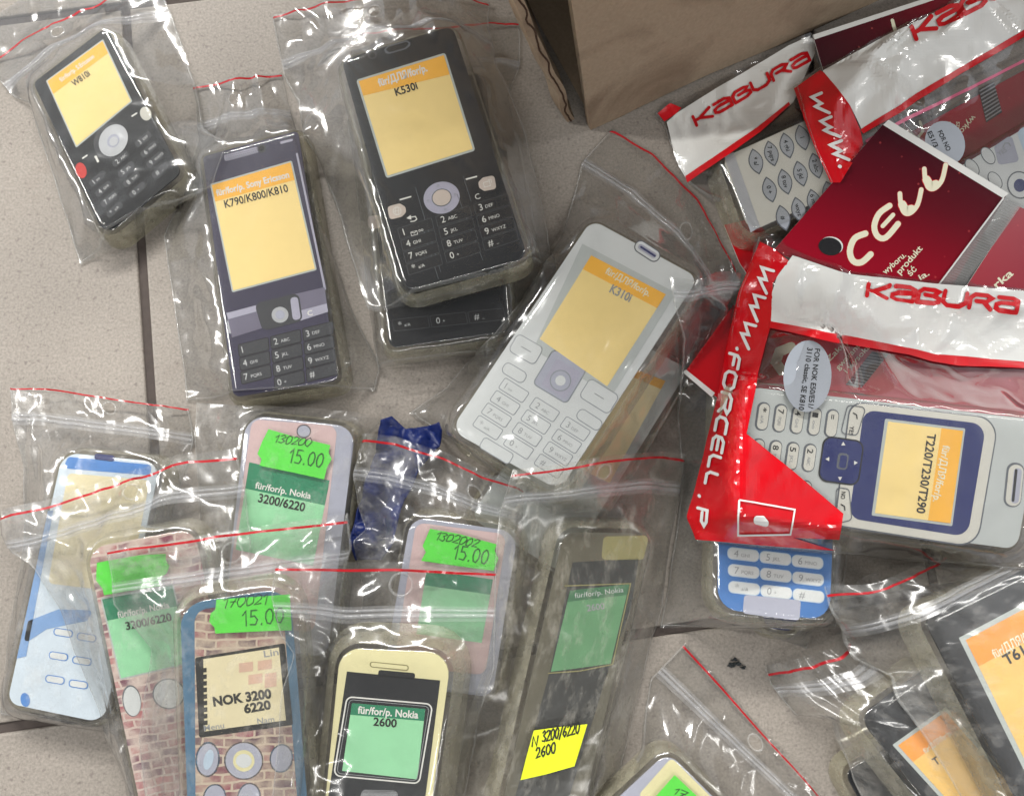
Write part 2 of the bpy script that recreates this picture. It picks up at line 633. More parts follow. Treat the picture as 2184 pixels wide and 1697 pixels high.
def offset_poly(corners, d):
    """move each side of a convex polygon outwards by d"""
    P = np.asarray(corners, float)
    k = len(P)
    c = P.mean(0)
    lines = []
    for i in range(k):
        a, b = P[i], P[(i + 1) % k]
        t = (b - a) / np.hypot(*(b - a))
        n = np.array([t[1], -t[0]])
        if np.dot(n, (a + b) / 2 - c) < 0:
            n = -n
        lines.append((a + n * d, t))
    out = []
    for i in range(k):
        (p, t), (q, s) = lines[i - 1], lines[i]
        M = np.array([[t[0], -s[0]], [t[1], -s[1]]])
        x = np.linalg.solve(M, q - p)
        out.append(p + t * x[0])
    return out


# ------------------------------------------------------------------ surfaces
class Plane:
    def __init__(self, o, n):
        self.o, self.n = np.asarray(o, float), np.asarray(n, float) / np.linalg.norm(n)
        ex = np.array([1.0, 0, 0]) - self.n * self.n[0]
        self.ex = ex / np.linalg.norm(ex)
        self.ey = np.cross(self.n, self.ex)

    def hit(self, p):
        d = rays(p)
        t = np.dot(self.o - CAM, self.n) / (d @ self.n)
        return CAM + d * t[:, None]

    def map(self, p, lift=0.0):
        return self.hit(p) + self.n * lift

    def loc(self, p):
        w = self.hit(p) - self.o
        return np.stack([w @ self.ex, w @ self.ey], 1)

    def to3(self, l, h=0.0):
        l = np.atleast_2d(np.asarray(l, float))
        return self.o + l[:, :1] * self.ex + l[:, 1:] * self.ey + self.n * h

    def z(self, x, y):
        return self.o[2] - (self.n[0] * (x - self.o[0]) + self.n[1] * (y - self.o[1])) / self.n[2]


class Film:
    """surface of a crumpled sheet as a height raster"""
    def __init__(self, M):
        self.M = M

    def map(self, p, lift=0.0):
        p = np.atleast_2d(np.asarray(p, float))
        z = np.full(len(p), 12.0)
        for _ in range(10):
            w = at_z_v(p, z)
            z = 0.4 * z + 0.6 * bil(self.M, w[:, 0], w[:, 1])
        w = at_z_v(p, z)
        w[:, 2] += lift
        return w


def empty(name, loc_mm, label=None, cat=None, group=None, kind=None):
    o = bpy.data.objects.new(name, None)
    COL.objects.link(o)
    o.location = np.asarray(loc_mm) * 0.001
    o.empty_display_size = 0.01
    tag(o, label, cat, group, kind)
    return o


def tag(o, label=None, cat=None, group=None, kind=None):
    for k, v in (('label', label), ('category', cat), ('group', group), ('kind', kind)):
        if v:
            o[k] = v
    return o


def rest_plane(quad, T, maxslope=0.16):
    """lay a flat thing of thickness T over what is already there; returns the plane of its upper face"""
    z0 = np.full(len(quad), 8.0 + T)
    for _ in range(4):
        w = at_z_v(quad, z0)
        m = in_poly(_gx, _gy, w[:, :2])
        x, y, h = _gx[m], _gy[m], HH[m]
        cx, cy = x.mean(), y.mean()
        A = np.stack([x - cx, y - cy, np.ones(len(x))], 1)
        wt = np.ones(len(x))
        for _k in range(12):      # lean towards the high spots
            k, *_r = np.linalg.lstsq(A * wt[:, None], h * wt, rcond=None)
            r = h - A @ k
            wt = np.where(r > 0, 3.0, 0.6)
        k[:2] = np.clip(k[:2], -maxslope, maxslope)
        r = h - A @ k
        k[2] += max(0.0, np.percentile(r, 97)) + 0.5
        z0 = k[0] * (w[:, 0] - cx) + k[1] * (w[:, 1] - cy) + k[2] + T
    n = np.array([-k[0], -k[1], 1.0])
    return Plane([cx, cy, k[2] + T], n)


def raise_map(poly_xy, zfun, extra=0.0):
    m = in_poly(_gx, _gy, poly_xy)
    HM[m] = np.maximum(HM[m], zfun(_gx[m], _gy[m]) + extra)
    HH[m] = np.maximum(HH[m], zfun(_gx[m], _gy[m]) + extra)


def press(poly_xy, S, T):
    """a hard thing lies here: whatever film was there before is pressed flat under it"""
    ORDER[0] += 1
    SQUASH.append((ORDER[0], np.asarray(poly_xy), S, T))
    m = in_poly(_gx, _gy, poly_xy)
    HM[m] = np.minimum(HM[m], S.z(_gx[m], _gy[m]) - T)


def flatten_films():
    for order, o in SOFT:
        n = len(o.data.vertices)
        co = np.empty(n * 3)
        o.data.vertices.foreach_get('co', co)
        V = co.reshape(-1, 3) * 1000 + np.array(o['base'])
        ch = False
        for od, poly, S, T in SQUASH:
            if od <= order:
                continue
            lo, hi = poly.min(0), poly.max(0)
            c = (V[:, 0] > lo[0]) & (V[:, 0] < hi[0]) & (V[:, 1] > lo[1]) & (V[:, 1] < hi[1])
            if not c.any():
                continue
            k = np.where(c)[0]
            k = k[in_poly(V[k, 0], V[k, 1], poly)]
            if len(k):
                V[k, 2] = np.minimum(V[k, 2], np.maximum(S.z(V[k, 0], V[k, 1]) - T - 0.2, 0.15))
                ch = True
        if ch:
            co = ((V - np.array(o['base'])) * 0.001).ravel()
            o.data.vertices.foreach_set('co', co)
            o.data.update()
        del o['base']


# ------------------------------------------------------------------ phone covers
class Cover:
    """clear vinyl cover round a printed phone-shaped card, lying on whatever is below"""
    def __init__(self, quad, T, r, label, card, name='phone_cover', cat='phone cover', group='phone covers in clear bags', side=None, flare=3.0, corners=None, card_inset=1.2):
        self.quad = np.asarray(quad, float)
        self.S = rest_plane(self.quad[[0, 1, 2, 3]] if len(quad) == 4 else np.asarray(corners, float), T)
        S = self.S
        lc = S.loc(self.quad)
        self.lc = lc
        base = S.o - S.n * T
        self.root = empty(name, base, label, cat, group)
        # vinyl shell
        rings = []
        prof = [(flare, -T), (flare * 0.75, -T * 0.62), (flare * 0.6, -T * 0.35), (0.5, -1.6), (-0.1, -0.3), (-0.8, 0.45), (-1.8, 0.95), (-3.2, 1.22), (-5.0, 1.32)]
        b = MB()
        rr = r if hasattr(r, '__len__') else [r] * len(lc)
        allr = []
        for d, h in prof:
            ring = rounded(offset_poly(lc, d), [max(0.6, q + d) for q in rr], 6)
            allr.append(S.to3(ring, h))
        nseg = len(allr[0])
        V = np.concatenate(allr)
        ccw = np.cross(allr[0][1] - S.o, allr[0][2] - S.o) @ S.n > 0
        side_f, top_f = [], []
        for i in range(len(prof) - 1):
            for j in range(nseg):
                a, c = i * nseg + j, i * nseg + (j + 1) % nseg
                f = (a, c, c + nseg, a + nseg)
                (side_f if i < 3 else top_f).append(f if ccw else f[::-1])
        cap = tuple(range((len(prof) - 1) * nseg, len(prof) * nseg))
        top_f.append(cap if ccw else cap[::-1])
        b.add(V, side_f, side or PVC_SIDE)
        s2 = b.slot(PVC_TOP)
        for f in top_f:
            b.f.append(list(f)); b.mi.append(s2)
        b.build('vinyl_shell', self.root, smooth=True)
        # printed card
        b = MB()
        ring = rounded(offset_poly(lc, -card_inset), [max(0.5, q - card_inset) for q in rr], 6)
        up, lo = S.to3(ring, 0.0), S.to3(ring, -0.9)
        n = len(ring)
        uv = np.asarray(ring)
        # uv in mm along the card's own axes
        ax = lc[1] - lc[0]; ax /= np.hypot(*ax)
        ay = np.array([-ax[1], ax[0]])
        o0 = lc[0]
        U = np.stack([(uv - o0) @ ax, (uv - o0) @ ay], 1)
        top = tuple(range(n)) if ccw else tuple(range(n))[::-1]
        b.add(up, [top], card, U)
        b.add(np.concatenate([lo, up]), [((j, (j + 1) % n, n + (j + 1) % n, n + j) if ccw else (n + j, n + (j + 1) % n, (j + 1) % n, j)) for j in range(n)],
              side_card(card), np.concatenate([U, U]))
        self.card = b.build('printed_card', self.root)
        press(S.to3(rounded(offset_poly(lc, flare + 1.0), [q + 2 for q in rr], 4), 0)[:, :2], S, T)
        out = S.to3(rounded(offset_poly(lc, 0.9), [q + 0.9 for q in rr], 4), 0)[:, :2]
        raise_map(out, S.z, 1.5)
        out = S.to3(rounded(offset_poly(lc, flare + 0.4), [q + 2 for q in rr], 4), 0)[:, :2]
        raise_map(out, S.z, -T * 0.5)

    def part(self, name, lift0=0.06):
        b = MB()
        b.S = self.S
        return b

    def label(self, quad, split, head, body, rim=LABEL_RIM, inset=7, words=None, r=8, tilt=None):
        """paper label behind the screen: rim, coloured heading, plain body and words"""
        S = self.S
        quad = [np.asarray(q, float) for q in quad]
        b = MB()
        if rim is not None:
            b.poly(S, rounded(quad, r), 0.08, rim)
            q = offset_poly(quad, -inset)
        else:
            q = quad
        b.poly(S, rounded(q, 2, 2), 0.15, body)
        a, c = split if hasattr(split, '__len__') else (split, split)
        hq = [q[0], q[1], q[1] + (q[2] - q[1]) * c, q[0] + (q[3] - q[0]) * a]
        b.poly(S, hq, 0.21, head)
        lab = b.build('screen_label', self.root)
        for w in words or []:
            t = MB()
            t.text(S, w['s'], w['p0'], w['p1'], w['h'], 0.27, w.get('m', INK), w.get('bold', 0.02))
            t.build('lettering', lab)
        return lab

    def keys(self, org, cstep, rstep, rows, pad=None, padmat=None, rim=None, gl=WHITE_INK, h=26, sub=True, bold=0.0, subh=0.5, name='key',
             padr=0.35, skip=(), suboff=30, subw=0.62):
        S = self.S
        org, cs, rs = (np.asarray(a, float) for a in (org, cstep, rstep))
        ax = cs / np.hypot(*cs)
        ay = rs / np.hypot(*rs)
        for i, row in enumerate(rows):
            for j, k in enumerate(row):
                if not k or (i, j) in skip:
                    continue
                p = org + cs * j + rs * i
                b = MB()
                if pad is not None:
                    ctr = p + ax * pad[2] + ay * pad[3]
                    w2, h2 = pad[0] / 2, pad[1] / 2
                    cr = [ctr - ax * w2 - ay * h2, ctr + ax * w2 - ay * h2, ctr + ax * w2 + ay * h2, ctr - ax * w2 + ay * h2]
                    if rim is not None:
                        b.poly(S, rounded(offset_poly(cr, 3.5), min(pad[0], pad[1]) * padr + 3), 0.07, rim)
                    b.poly(S, rounded(cr, min(pad[0], pad[1]) * padr), 0.13, padmat)
                ch, sb = (k.split(' ') + [''])[:2]
                wch = glyphs(ch, bold)[2] * h / 0.727
                b.text(S, ch, p, p + ax * wch, h, 0.19, gl, bold)
                if sb and sub:
                    ws = glyphs(sb, bold)[2] * h * subh / 0.727 * 1.05
                    q = p + ax * (wch + suboff * 0.4) + ay * (-h * 0.1)
                    b.text(S, sb, q, q + ax * ws, h * subh, 0.19, gl, bold)
                b.build(name, self.root)


_sc = {}


def side_card(m):
    return m


def price_sticker(S, outline, lift, parent, hand=None, price=None):
    b = MB()
    b.wrap(S, outline, lift, FLUO_GREEN, 14)
    o = b.build('price_sticker', parent)
    t = MB()
    if hand:
        t.strokes(S, hand[0], hand[1], hand[2], hand[3], 3.4, lift + 0.12, INK, slant=0.35, gap=0.1, jitter=0.08)
    if price:
        t.strokes(S, price[0], price[1], price[2], price[3], 5.5, lift + 0.12, INK2, slant=0.05, gap=0.22)
    if t.f:
        t.build('written_price', o)
    return o


INK2 = paper('stamp ink', rgb((38, 92, 40)), 0.6, 0.15)


# ------------------------------------------------------------------ bags
FILM_N = [0]


class Bag:
    """two-layer polythene bag: the back sheet is laid first, the front sheet is draped over the contents and buckled"""
    def __init__(self, left, right, label, top=None, name='zip_bag', cat='plastic bag', group='clear zip bags on the floor', zipv=None, redv=None,
                 seed=0, slack=0.016, rough=0.026, cell=1.35, hole=None, film=None, redcol=None, folds=26, fold_h=3.0):
        self.folds, self.fold_h = folds, fold_h
        self.left, self.right, self.top = [np.asarray(a, float) if a is not None else None for a in (left, right, top)]
        self.zipv, self.redv, self.seed, self.slack, self.roughn = zipv, redv, seed, slack, rough
        self.film_kw = film or {}
        self.hole, self.cell = hole, cell
        self.order0 = ORDER[0]
        self.redcol = redcol or RED_LINE
        B = box_blur(HM, 5)
        B = np.maximum(B, HM * 0.999)
        B = box_blur(B, 2)
        # size of the sheet
        Lw = on_map(self.left, B); Rw = on_map(self.right, B)
        ll = np.hypot(*np.diff(Lw[:, :2], axis=0).T).sum()
        wd = np.hypot(*(Rw[0] - Lw[0])[:2])
        wd = max(wd, np.hypot(*(Rw[-1] - Lw[-1])[:2]) * 0.8)
        self.nu, self.nv = max(12, int(wd / cell)), max(16, int(ll / cell))
        u, v = np.linspace(0, 1, self.nu), np.linspace(0, 1, self.nv)
        self.u, self.v = u, v
        lp = resample(self.left, v); rp = resample(self.right, v)
        P = lp[:, None] * (1 - u)[None, :, None] + rp[:, None] * u[None, :, None]
        if self.top is not None:
            tp = resample(self.top, u)
            P = P + ((1 - v) ** 3)[:, None, None] * (tp - P[0])[None]
        # slightly ragged edges
        e = smooth_noise((self.nv, 2), 3, seed + 5) * 2.0
        P[:, 0, 0] += e[:, 0]; P[:, -1, 0] += e[:, 1]
        self.P = P
        w = on_map(P.reshape(-1, 2), B).reshape(self.nv, self.nu, 3)
        self.xy = w[:, :, :2].copy()
        H = bil(HM, self.xy[..., 0], self.xy[..., 1])
        Z = H + 0.3
        Z = membrane(Z, H + 0.3, 60, free=True)
        self.back = np.dstack([self.xy, Z])
        base = np.array([self.xy[..., 0].mean(), self.xy[..., 1].mean(), H.min()])
        self.root = empty(name, base, label, cat, group)
        self.UV = np.dstack([np.broadcast_to((u - 0.5)[None, :] * wd, (self.nv, self.nu)), np.broadcast_to((v * ll)[:, None], (self.nv, self.nu))])
        self.wd, self.ll = wd, ll
        kw = dict(self.film_kw)
        hole = None
        if self.hole is not None:
            hole = ((self.hole[0] - 0.5) * wd, self.hole[1] * ll, self.hole[2])
        FILM_N[0] += 1
        self.mat = film_mat('polythene film', hole=hole, **kw)
        self.sheet('back_film', self.back, flip=False)
        splat(self.back, 0.1)

    def sheet(self, name, X, flip=False):
        b = MB()
        nv, nu = X.shape[:2]
        idx = np.arange(nv * nu).reshape(nv, nu)
        f = np.stack([idx[:-1, :-1], idx[1:, :-1], idx[1:, 1:], idx[:-1, 1:]], -1).reshape(-1, 4)
        b.add(X.reshape(-1, 3), f.tolist(), self.mat, self.UV.reshape(-1, 2))
        o = b.build(name, self.root, smooth=True)
        SOFT.append((ORDER[0], o))
        return o

    def front(self, iters=90, tent=260):
        nv, nu = self.nv, self.nu
        HS = box_blur(dilate(HM, 2), 2)
        Hf = lambda x, y: bil(HS, x, y) + 0.5
        xy = self.xy
        H = Hf(xy[..., 0], xy[..., 1])
        edge = np.zeros((nv, nu), bool)
        edge[:, 0] = edge[:, -1] = True
        edge[-1] = True
        lo = bil(HM, xy[..., 0], xy[..., 1])
        Z = np.maximum(H, self.back[..., 2] + 0.4)
        Z[edge] = np.minimum(np.maximum(self.back[..., 2], lo)[edge] + 0.35, self.back[..., 2][edge] + 3)
        Z = membrane(Z, H, tent, edge)
        X = np.dstack([xy, Z])
        rs = self.seed * 17 + 3
        mid = smooth_noise((nv, nu), 5.0, rs) * 0.7 + smooth_noise((nv, nu), 9.0, rs + 1) * 0.9
        sc = 1 + self.slack + self.roughn * mid * 0.55
        lip = np.clip(1.15 - (self.v / (self.zipv or 0.05)), 0, 1)[:, None]
        sc = sc + lip * self.roughn * np.abs(smooth_noise((nv, nu), 2.4, rs + 4)) * 0.5
        X[..., 2] += np.where(edge, 0, np.abs(smooth_noise((nv, nu), 3.0, rs + 3)) * 0.4)
        X = pbd(X, sc, edge, Hf, iters)
        # taut smooth film with a few long sharp folds
        tight = np.ones((nv, nu))
        for od, poly, S_, T_ in SQUASH:
            if od > self.order0:
                tight[in_poly(xy[..., 0], xy[..., 1], poly * 0.96 + poly.mean(0) * 0.04)] = 0.22
        for _ in range(3):
            tight = lap(np.dstack([tight] * 3))[..., 0]
        fw = tight * np.minimum(1, np.minimum(self.u, 1 - self.u) * nu / 7)[None, :] * np.minimum(1, (1 - self.v) * nv / 7)[:, None]
        for _ in range(3):
            A = lap(X)
            X = np.where(edge[..., None], X, 0.45 * X + 0.55 * A)
        X[..., 2] += ridges(nv, nu, rs + 2, self.folds) * fw * self.fold_h
        if self.zipv and self.redv:      # the stiff lip above the seal is finely pleated
            nl = max(4, int(self.zipv * nv))
            g = ridges(nl, nu, rs + 7, int(nu / 3.2), 0.28, (1.3, 2.6), (4, 9))
            X[:nl, :, 2] += g * np.sin(np.linspace(0.25, math.pi, nl))[:, None] * 1.9 * np.minimum(1, np.minimum(self.u, 1 - self.u) * nu / 4)[None]
        X = np.where(edge[..., None], X, 0.86 * X + 0.14 * lap(X))
        # hair-thin set creases
        X[..., 2] += ridges(nv, nu, rs + 11, 14, 1.2, (1.0, 1.5), (16, 46)) * np.maximum(fw, 0.35 * (fw > 0.05)) * 0.55
        X[..., 2] = np.where(edge, X[..., 2], np.maximum(X[..., 2], bil(HM, X[..., 0], X[..., 1]) + 0.3))
        self.X = X
        self.sheet('front_film', X)
        splat(X, 0.15)
        self.S = FilmUV(self)
        if self.zipv:
            self.zip()
        # welded side seams and foot
        b = MB()
        for uu in (0.006, 0.994):
            ribbon_v(b, self, uu, 0.55, 0.12, SEAM_MAT, 0.35)
        ribbon(b, self, 0.992, 0.992, 0.55, 0.12, SEAM_MAT, 0.35)
        SOFT.append((ORDER[0], b.build('seam', self.root, smooth=True)))
        if self.hole is not None:
            b = MB()
            n = 30
            rows = []
            for dr, hh in ((-0.35, 0.0), (-0.1, 0.3), (0.2, 0.3), (0.5, 0.0)):
                an = np.linspace(0, 2 * math.pi, n, endpoint=False)
                rr_ = self.hole[2] + dr
                p = grid_sample(X, self.hole[0] + rr_ * np.cos(an) / self.wd, self.hole[1] + rr_ * np.sin(an) / self.ll)
                p[:, 2] += 0.1 + hh
                rows.append(p)
            F = [(k * n + i, k * n + (i + 1) % n, (k + 1) * n + (i + 1) % n, (k + 1) * n + i) for k in range(3) for i in range(n)]
            b.add(np.concatenate(rows), F, SEAM_MAT)
            SOFT.append((ORDER[0], b.build('hole_rim', self.root, smooth=True)))
        if self.redv:
            b = MB()
            if hasattr(self.redv, '__len__'):
                v0, v1 = self.redv
            else:
                v0 = v1 = self.redv
            ribbon(b, self, v0, v1, 0.85, 0.15, self.redcol)
            SOFT.append((ORDER[0], b.build('red_line', self.root)))
        return self

    def zip(self):
        zm = ZIP_MAT
        b = MB()
        vz = self.zipv + 1.2 / self.ll
        ribbon(b, self, vz, vz, 5.2, 0.16, ZIP_BAND)
        for k, (dv, hh, ww) in enumerate(((0, .5, 1.0), (1.7, .75, 1.5))):
            ribbon(b, self, self.zipv + dv / self.ll, self.zipv + dv / self.ll, ww, 0.30, zm, hh)
        SOFT.append((ORDER[0], b.build('zip_seal', self.root, smooth=True)))


ZIP_MAT = SEAM_MAT = ZIP_BAND = None


def resample(poly, t):
    poly = np.asarray(poly, float)
    d = np.concatenate([[0], np.cumsum(np.hypot(*np.diff(poly, axis=0).T))])
    d /= d[-1]
    # soften corners a little
    x = np.interp(t, d, poly[:, 0]); y = np.interp(t, d, poly[:, 1])
    return np.stack([x, y], 1)


def membrane(Z, H, n, fixed=None, free=False):
    Z = Z.copy()
    for _ in range(n):
        P = np.pad(Z, 1, mode='edge')
        A = (P[:-2, 1:-1] + P[2:, 1:-1] + P[1:-1, :-2] + P[1:-1, 2:]) / 4
        Zn = np.maximum(H, A)
        if fixed is not None:
            Zn[fixed] = Z[fixed]
        Z = Zn
    return Z


def ridges(nv, nu, seed, count, spread=0.8, wds=(2.2, 8.0), lns=(10, 34)):
    """long sharp creases, straight or slightly bowed, fading at their ends"""
    r = random.Random(seed)
    g = np.zeros((nv, nu))
    jj, ii = np.meshgrid(np.arange(nu), np.arange(nv))
    for _ in range(count):
        x0, y0 = r.uniform(0, nu), r.uniform(0, nv)
        a = r.gauss(math.pi / 2, spread)
        ln = r.uniform(*lns)
        wd = r.uniform(*wds)
        c, s = math.cos(a), math.sin(a)
        bend = r.uniform(-0.02, 0.02)
        t = (jj - x0) * c + (ii - y0) * s
        n = -(jj - x0) * s + (ii - y0) * c + bend * t * t
        side = r.uniform(0.4, 1.6)
        q = np.where(n > 0, n, -n * side)
        g = np.maximum(g, r.uniform(0.35, 1.0) * np.clip(1 - q / wd, 0, 1) ** 1.2 * np.clip(1 - (t / ln) ** 2, 0, 1) * min(1.3, 0.45 + wd / 8))
    return g


def pbd(X, sc, pinned, Hf, iters):
    """position-based buckling of a thin sheet lying on the heights below it"""
    X = X.copy()
    w = np.where(pinned, 0.0, 1.0)
    X0 = X.copy()

    def fam(sa, sb):
        a, b = X0[sa], X0[sb]
        base = X0.copy()
        L = np.linalg.norm(a - b, axis=-1) * 0.5 * (sc[sa] + sc[sb])
        return sa, sb, L, w[sa], w[sb]
    s = slice
    nv, nu = X.shape[:2]
    fams = []
    for par in (0, 1):
        n = (nu - par) // 2
        fams.append(fam((s(None), s(par, par + 2 * n - 0, 2)), (s(None), s(par + 1, par + 2 * n, 2))) if par + 2 * n <= nu else None)
        n = (nv - par) // 2
        fams.append(fam((s(par, par + 2 * n, 2), s(None)), (s(par + 1, par + 2 * n, 2), s(None))))
        m = (nu - par) // 2
        fams.append(fam((s(0, nv - 1), s(par, par + 2 * m, 2)), (s(1, nv), s(par + 1, par + 2 * m, 2))))
        fams.append(fam((s(1, nv), s(par, par + 2 * m, 2)), (s(0, nv - 1), s(par + 1, par + 2 * m, 2))))
    bend = []
    for k in (2, 5):
        bend.append(((s(None), s(0, nu - k)), (s(None), s(k, nu))))
        bend.append(((s(0, nv - k), s(None)), (s(k, nv), s(None))))
    bl = [np.linalg.norm(X0[a] - X0[b], axis=-1) * 0.5 * (sc[a] + sc[b]) for a, b in bend]
    pass
    for it in range(iters):
        for f in fams:
            if f is None:
                continue
            sa, sb, L, wa, wb = f
            A, B = X[sa], X[sb]
            n0, n1 = min(A.shape[0], B.shape[0]), min(A.shape[1], B.shape[1])
            d = B[:n0, :n1] - A[:n0, :n1]
            ln = np.linalg.norm(d, axis=-1) + 1e-9
            ws = wa[:n0, :n1] + wb[:n0, :n1] + 1e-9
            c = ((ln - L[:n0, :n1]) / ln / ws * 0.8)[..., None] * d
            X[sa][:n0, :n1] += c * wa[:n0, :n1, None]
            X[sb][:n0, :n1] -= c * wb[:n0, :n1, None]
        acc = np.zeros_like(X)
        for (a, b), L in zip(bend, bl):
            d = X[b] - X[a]
            ln = np.linalg.norm(d, axis=-1) + 1e-9
            c = np.minimum(0, (ln - L * 0.985)) / ln * 0.09
            acc[a] += c[..., None] * d
            acc[b] -= c[..., None] * d
        X += acc * w[..., None]
        X[..., 2] -= 0.012 * w
        h = Hf(X[..., 0], X[..., 1])
        X[..., 2] = np.where(pinned, X[..., 2], np.maximum(X[..., 2], h))
    return X


def upsample(X, k=3):
    nv, nu = X.shape[:2]
    v = np.linspace(0, nv - 1, (nv - 1) * k + 1)
    u = np.linspace(0, nu - 1, (nu - 1) * k + 1)
    i = np.minimum(v.astype(int), nv - 2); a = (v - i)[:, None, None]
    j = np.minimum(u.astype(int), nu - 2); b = (u - j)[None, :, None]
    return (X[i][:, j] * (1 - a) * (1 - b) + X[i + 1][:, j] * a * (1 - b) + X[i][:, j + 1] * (1 - a) * b + X[i + 1][:, j + 1] * a * b)


def splat(X, dz):
    U = upsample(X).reshape(-1, 3)
    i = np.clip(np.round(U[:, 0]).astype(int) - HX0, 0, HNX - 1)
    j = np.clip(np.round(U[:, 1]).astype(int) - HY0, 0, HNY - 1)
    np.maximum.at(HM, (j, i), U[:, 2] + dz)


def dilate(M, r):
    for ax in (0, 1):
        out = M
        for d in range(-r, r + 1):
            out = np.maximum(out, np.roll(M, d, ax))
        M = out
    return M


def lap(X):
    P = np.pad(X, ((1, 1), (1, 1), (0, 0)), mode='edge')
    return (P[:-2, 1:-1] + P[2:, 1:-1] + P[1:-1, :-2] + P[1:-1, 2:]) / 4


def project(w):
    d = np.asarray(w, float) - CAM
    x, y, z = d[:, 0], d[:, 1] * _ct + d[:, 2] * _st, -d[:, 1] * _st + d[:, 2] * _ct
    return np.stack([W_E / 2 + F_E * x / -z, H_E / 2 - F_E * y / -z], 1)


def grid_sample(X, u, v):
    nv, nu = X.shape[:2]
    fi = np.clip(v * (nv - 1), 0, nv - 1.001); fj = np.clip(u * (nu - 1), 0, nu - 1.001)
    i, j = fi.astype(int), fj.astype(int)
    a, c = (fi - i)[:, None], (fj - j)[:, None]
    return X[i, j] * (1 - a) * (1 - c) + X[i + 1, j] * a * (1 - c) + X[i, j + 1] * (1 - a) * c + X[i + 1, j + 1] * a * c


class FilmUV:
    """the draped front sheet, addressed through its own grid so that print sticks to it"""
    def __init__(self, bag):
        X = self.X = bag.X
        du = np.gradient(X, axis=1); dv = np.gradient(X, axis=0)
        n = np.cross(dv, du)
        n *= np.sign(n[..., 2:3] + 1e-9)
        self.Nn = n / (np.linalg.norm(n, axis=-1, keepdims=True) + 1e-9)
        self.pix = project(X.reshape(-1, 3)).reshape(X.shape[0], X.shape[1], 2)

    def map(self, p, lift=0.0):
        p = np.atleast_2d(np.asarray(p, float))
        nv, nu = self.X.shape[:2]
        G = self.pix.reshape(-1, 2)
        k = np.empty(len(p), int)
        for a in range(0, len(p), 400):
            d = ((p[a:a + 400, None] - G[None]) ** 2).sum(-1)
            k[a:a + 400] = d.argmin(1)
        u, v = (k % nu) / (nu - 1), (k // nu) / (nv - 1)
        e = 0.5
        for _ in range(5):
            q = grid_sample(self.pix, u, v)
            r = p - q
            hu, hv = e / (nu - 1), e / (nv - 1)
            Ju = (grid_sample(self.pix, u + hu, v) - grid_sample(self.pix, u - hu, v)) / (np.clip(u + hu, 0, 1) - np.clip(u - hu, 0, 1))[:, None]
            Jv = (grid_sample(self.pix, u, v + hv) - grid_sample(self.pix, u, v - hv)) / (np.clip(v + hv, 0, 1) - np.clip(v - hv, 0, 1))[:, None]
            det = Ju[:, 0] * Jv[:, 1] - Ju[:, 1] * Jv[:, 0]
            det = np.where(np.abs(det) < 1e3, 1e3 * np.sign(det + 1e-9), det)
            su = (r[:, 0] * Jv[:, 1] - r[:, 1] * Jv[:, 0]) / det
            sv = (Ju[:, 0] * r[:, 1] - Ju[:, 1] * r[:, 0]) / det
            u = np.clip(u + np.clip(su, -1.5 / nu, 1.5 / nu) * 0.8, 0, 1); v = np.clip(v + np.clip(sv, -1.5 / nv, 1.5 / nv) * 0.8, 0, 1)
        return grid_sample(self.X, u, v) + grid_sample(self.Nn, u, v) * lift


def ribbon(b, bag, v0, v1, width, lift, m, height=None):
    """strip running across the bag, following the buckled film; with height it is a rounded rib"""
    n = bag.nu * 2
    u = np.linspace(0.004, 0.996, n)
    vv = np.linspace(v0, v1, n)

    def samp(u, v):
        fi = np.clip(v * (bag.nv - 1), 0, bag.nv - 1.001); fj = np.clip(u * (bag.nu - 1), 0, bag.nu - 1.001)
        i, j = fi.astype(int), fj.astype(int)
        a, c = (fi - i)[:, None], (fj - j)[:, None]
        X = bag.X
        return X[i, j] * (1 - a) * (1 - c) + X[i + 1, j] * a * (1 - c) + X[i, j + 1] * (1 - a) * c + X[i + 1, j + 1] * a * c
    dv = width / bag.ll / 2
    rows = []
    prof = [(-1, 0), (1, 0)] if not height else [(-1, -0.1), (-.6, .75), (0, 1), (.6, .75), (1, -0.1)]
    for s_, hh in prof:
        p = samp(u, vv + s_ * dv)
        p[:, 2] += lift + (hh * height if height else 0)
        rows.append(p)
    # keep a flat strip above the film in its middle
    if not height:
        mid = samp(u, vv)
        up = np.maximum(0, mid[:, 2] + lift - (rows[0][:, 2] + rows[1][:, 2]) / 2)
        rows[0][:, 2] += up; rows[1][:, 2] += up
    V = np.concatenate(rows)
    F = []
    for k in range(len(rows) - 1):
        for i in range(n - 1):
            F.append((k * n + i, (k + 1) * n + i, (k + 1) * n + i + 1, k * n + i + 1))
    b.add(V, F, m)


def ribbon_v(b, bag, u0, width, lift, m, height):
    """rounded rib running down the bag"""
    n = bag.nv * 2
    v = np.linspace(0.002, 0.998, n)
    du = width / bag.wd / 2
    rows = []
    for s_, hh in [(-1, -0.1), (-.6, .75), (0, 1), (.6, .75), (1, -0.1)]:
        p = grid_sample(bag.X, np.full(n, u0) + s_ * du, v)
        p[:, 0] += s_ * width / 2 * 0.0
        p[:, 2] += lift + hh * height
        rows.append(p)
    V = np.concatenate(rows)
    F = [(k * n + i, (k + 1) * n + i, (k + 1) * n + i + 1, k * n + i + 1) for k in range(4) for i in range(n - 1)]
    b.add(V, F, m)
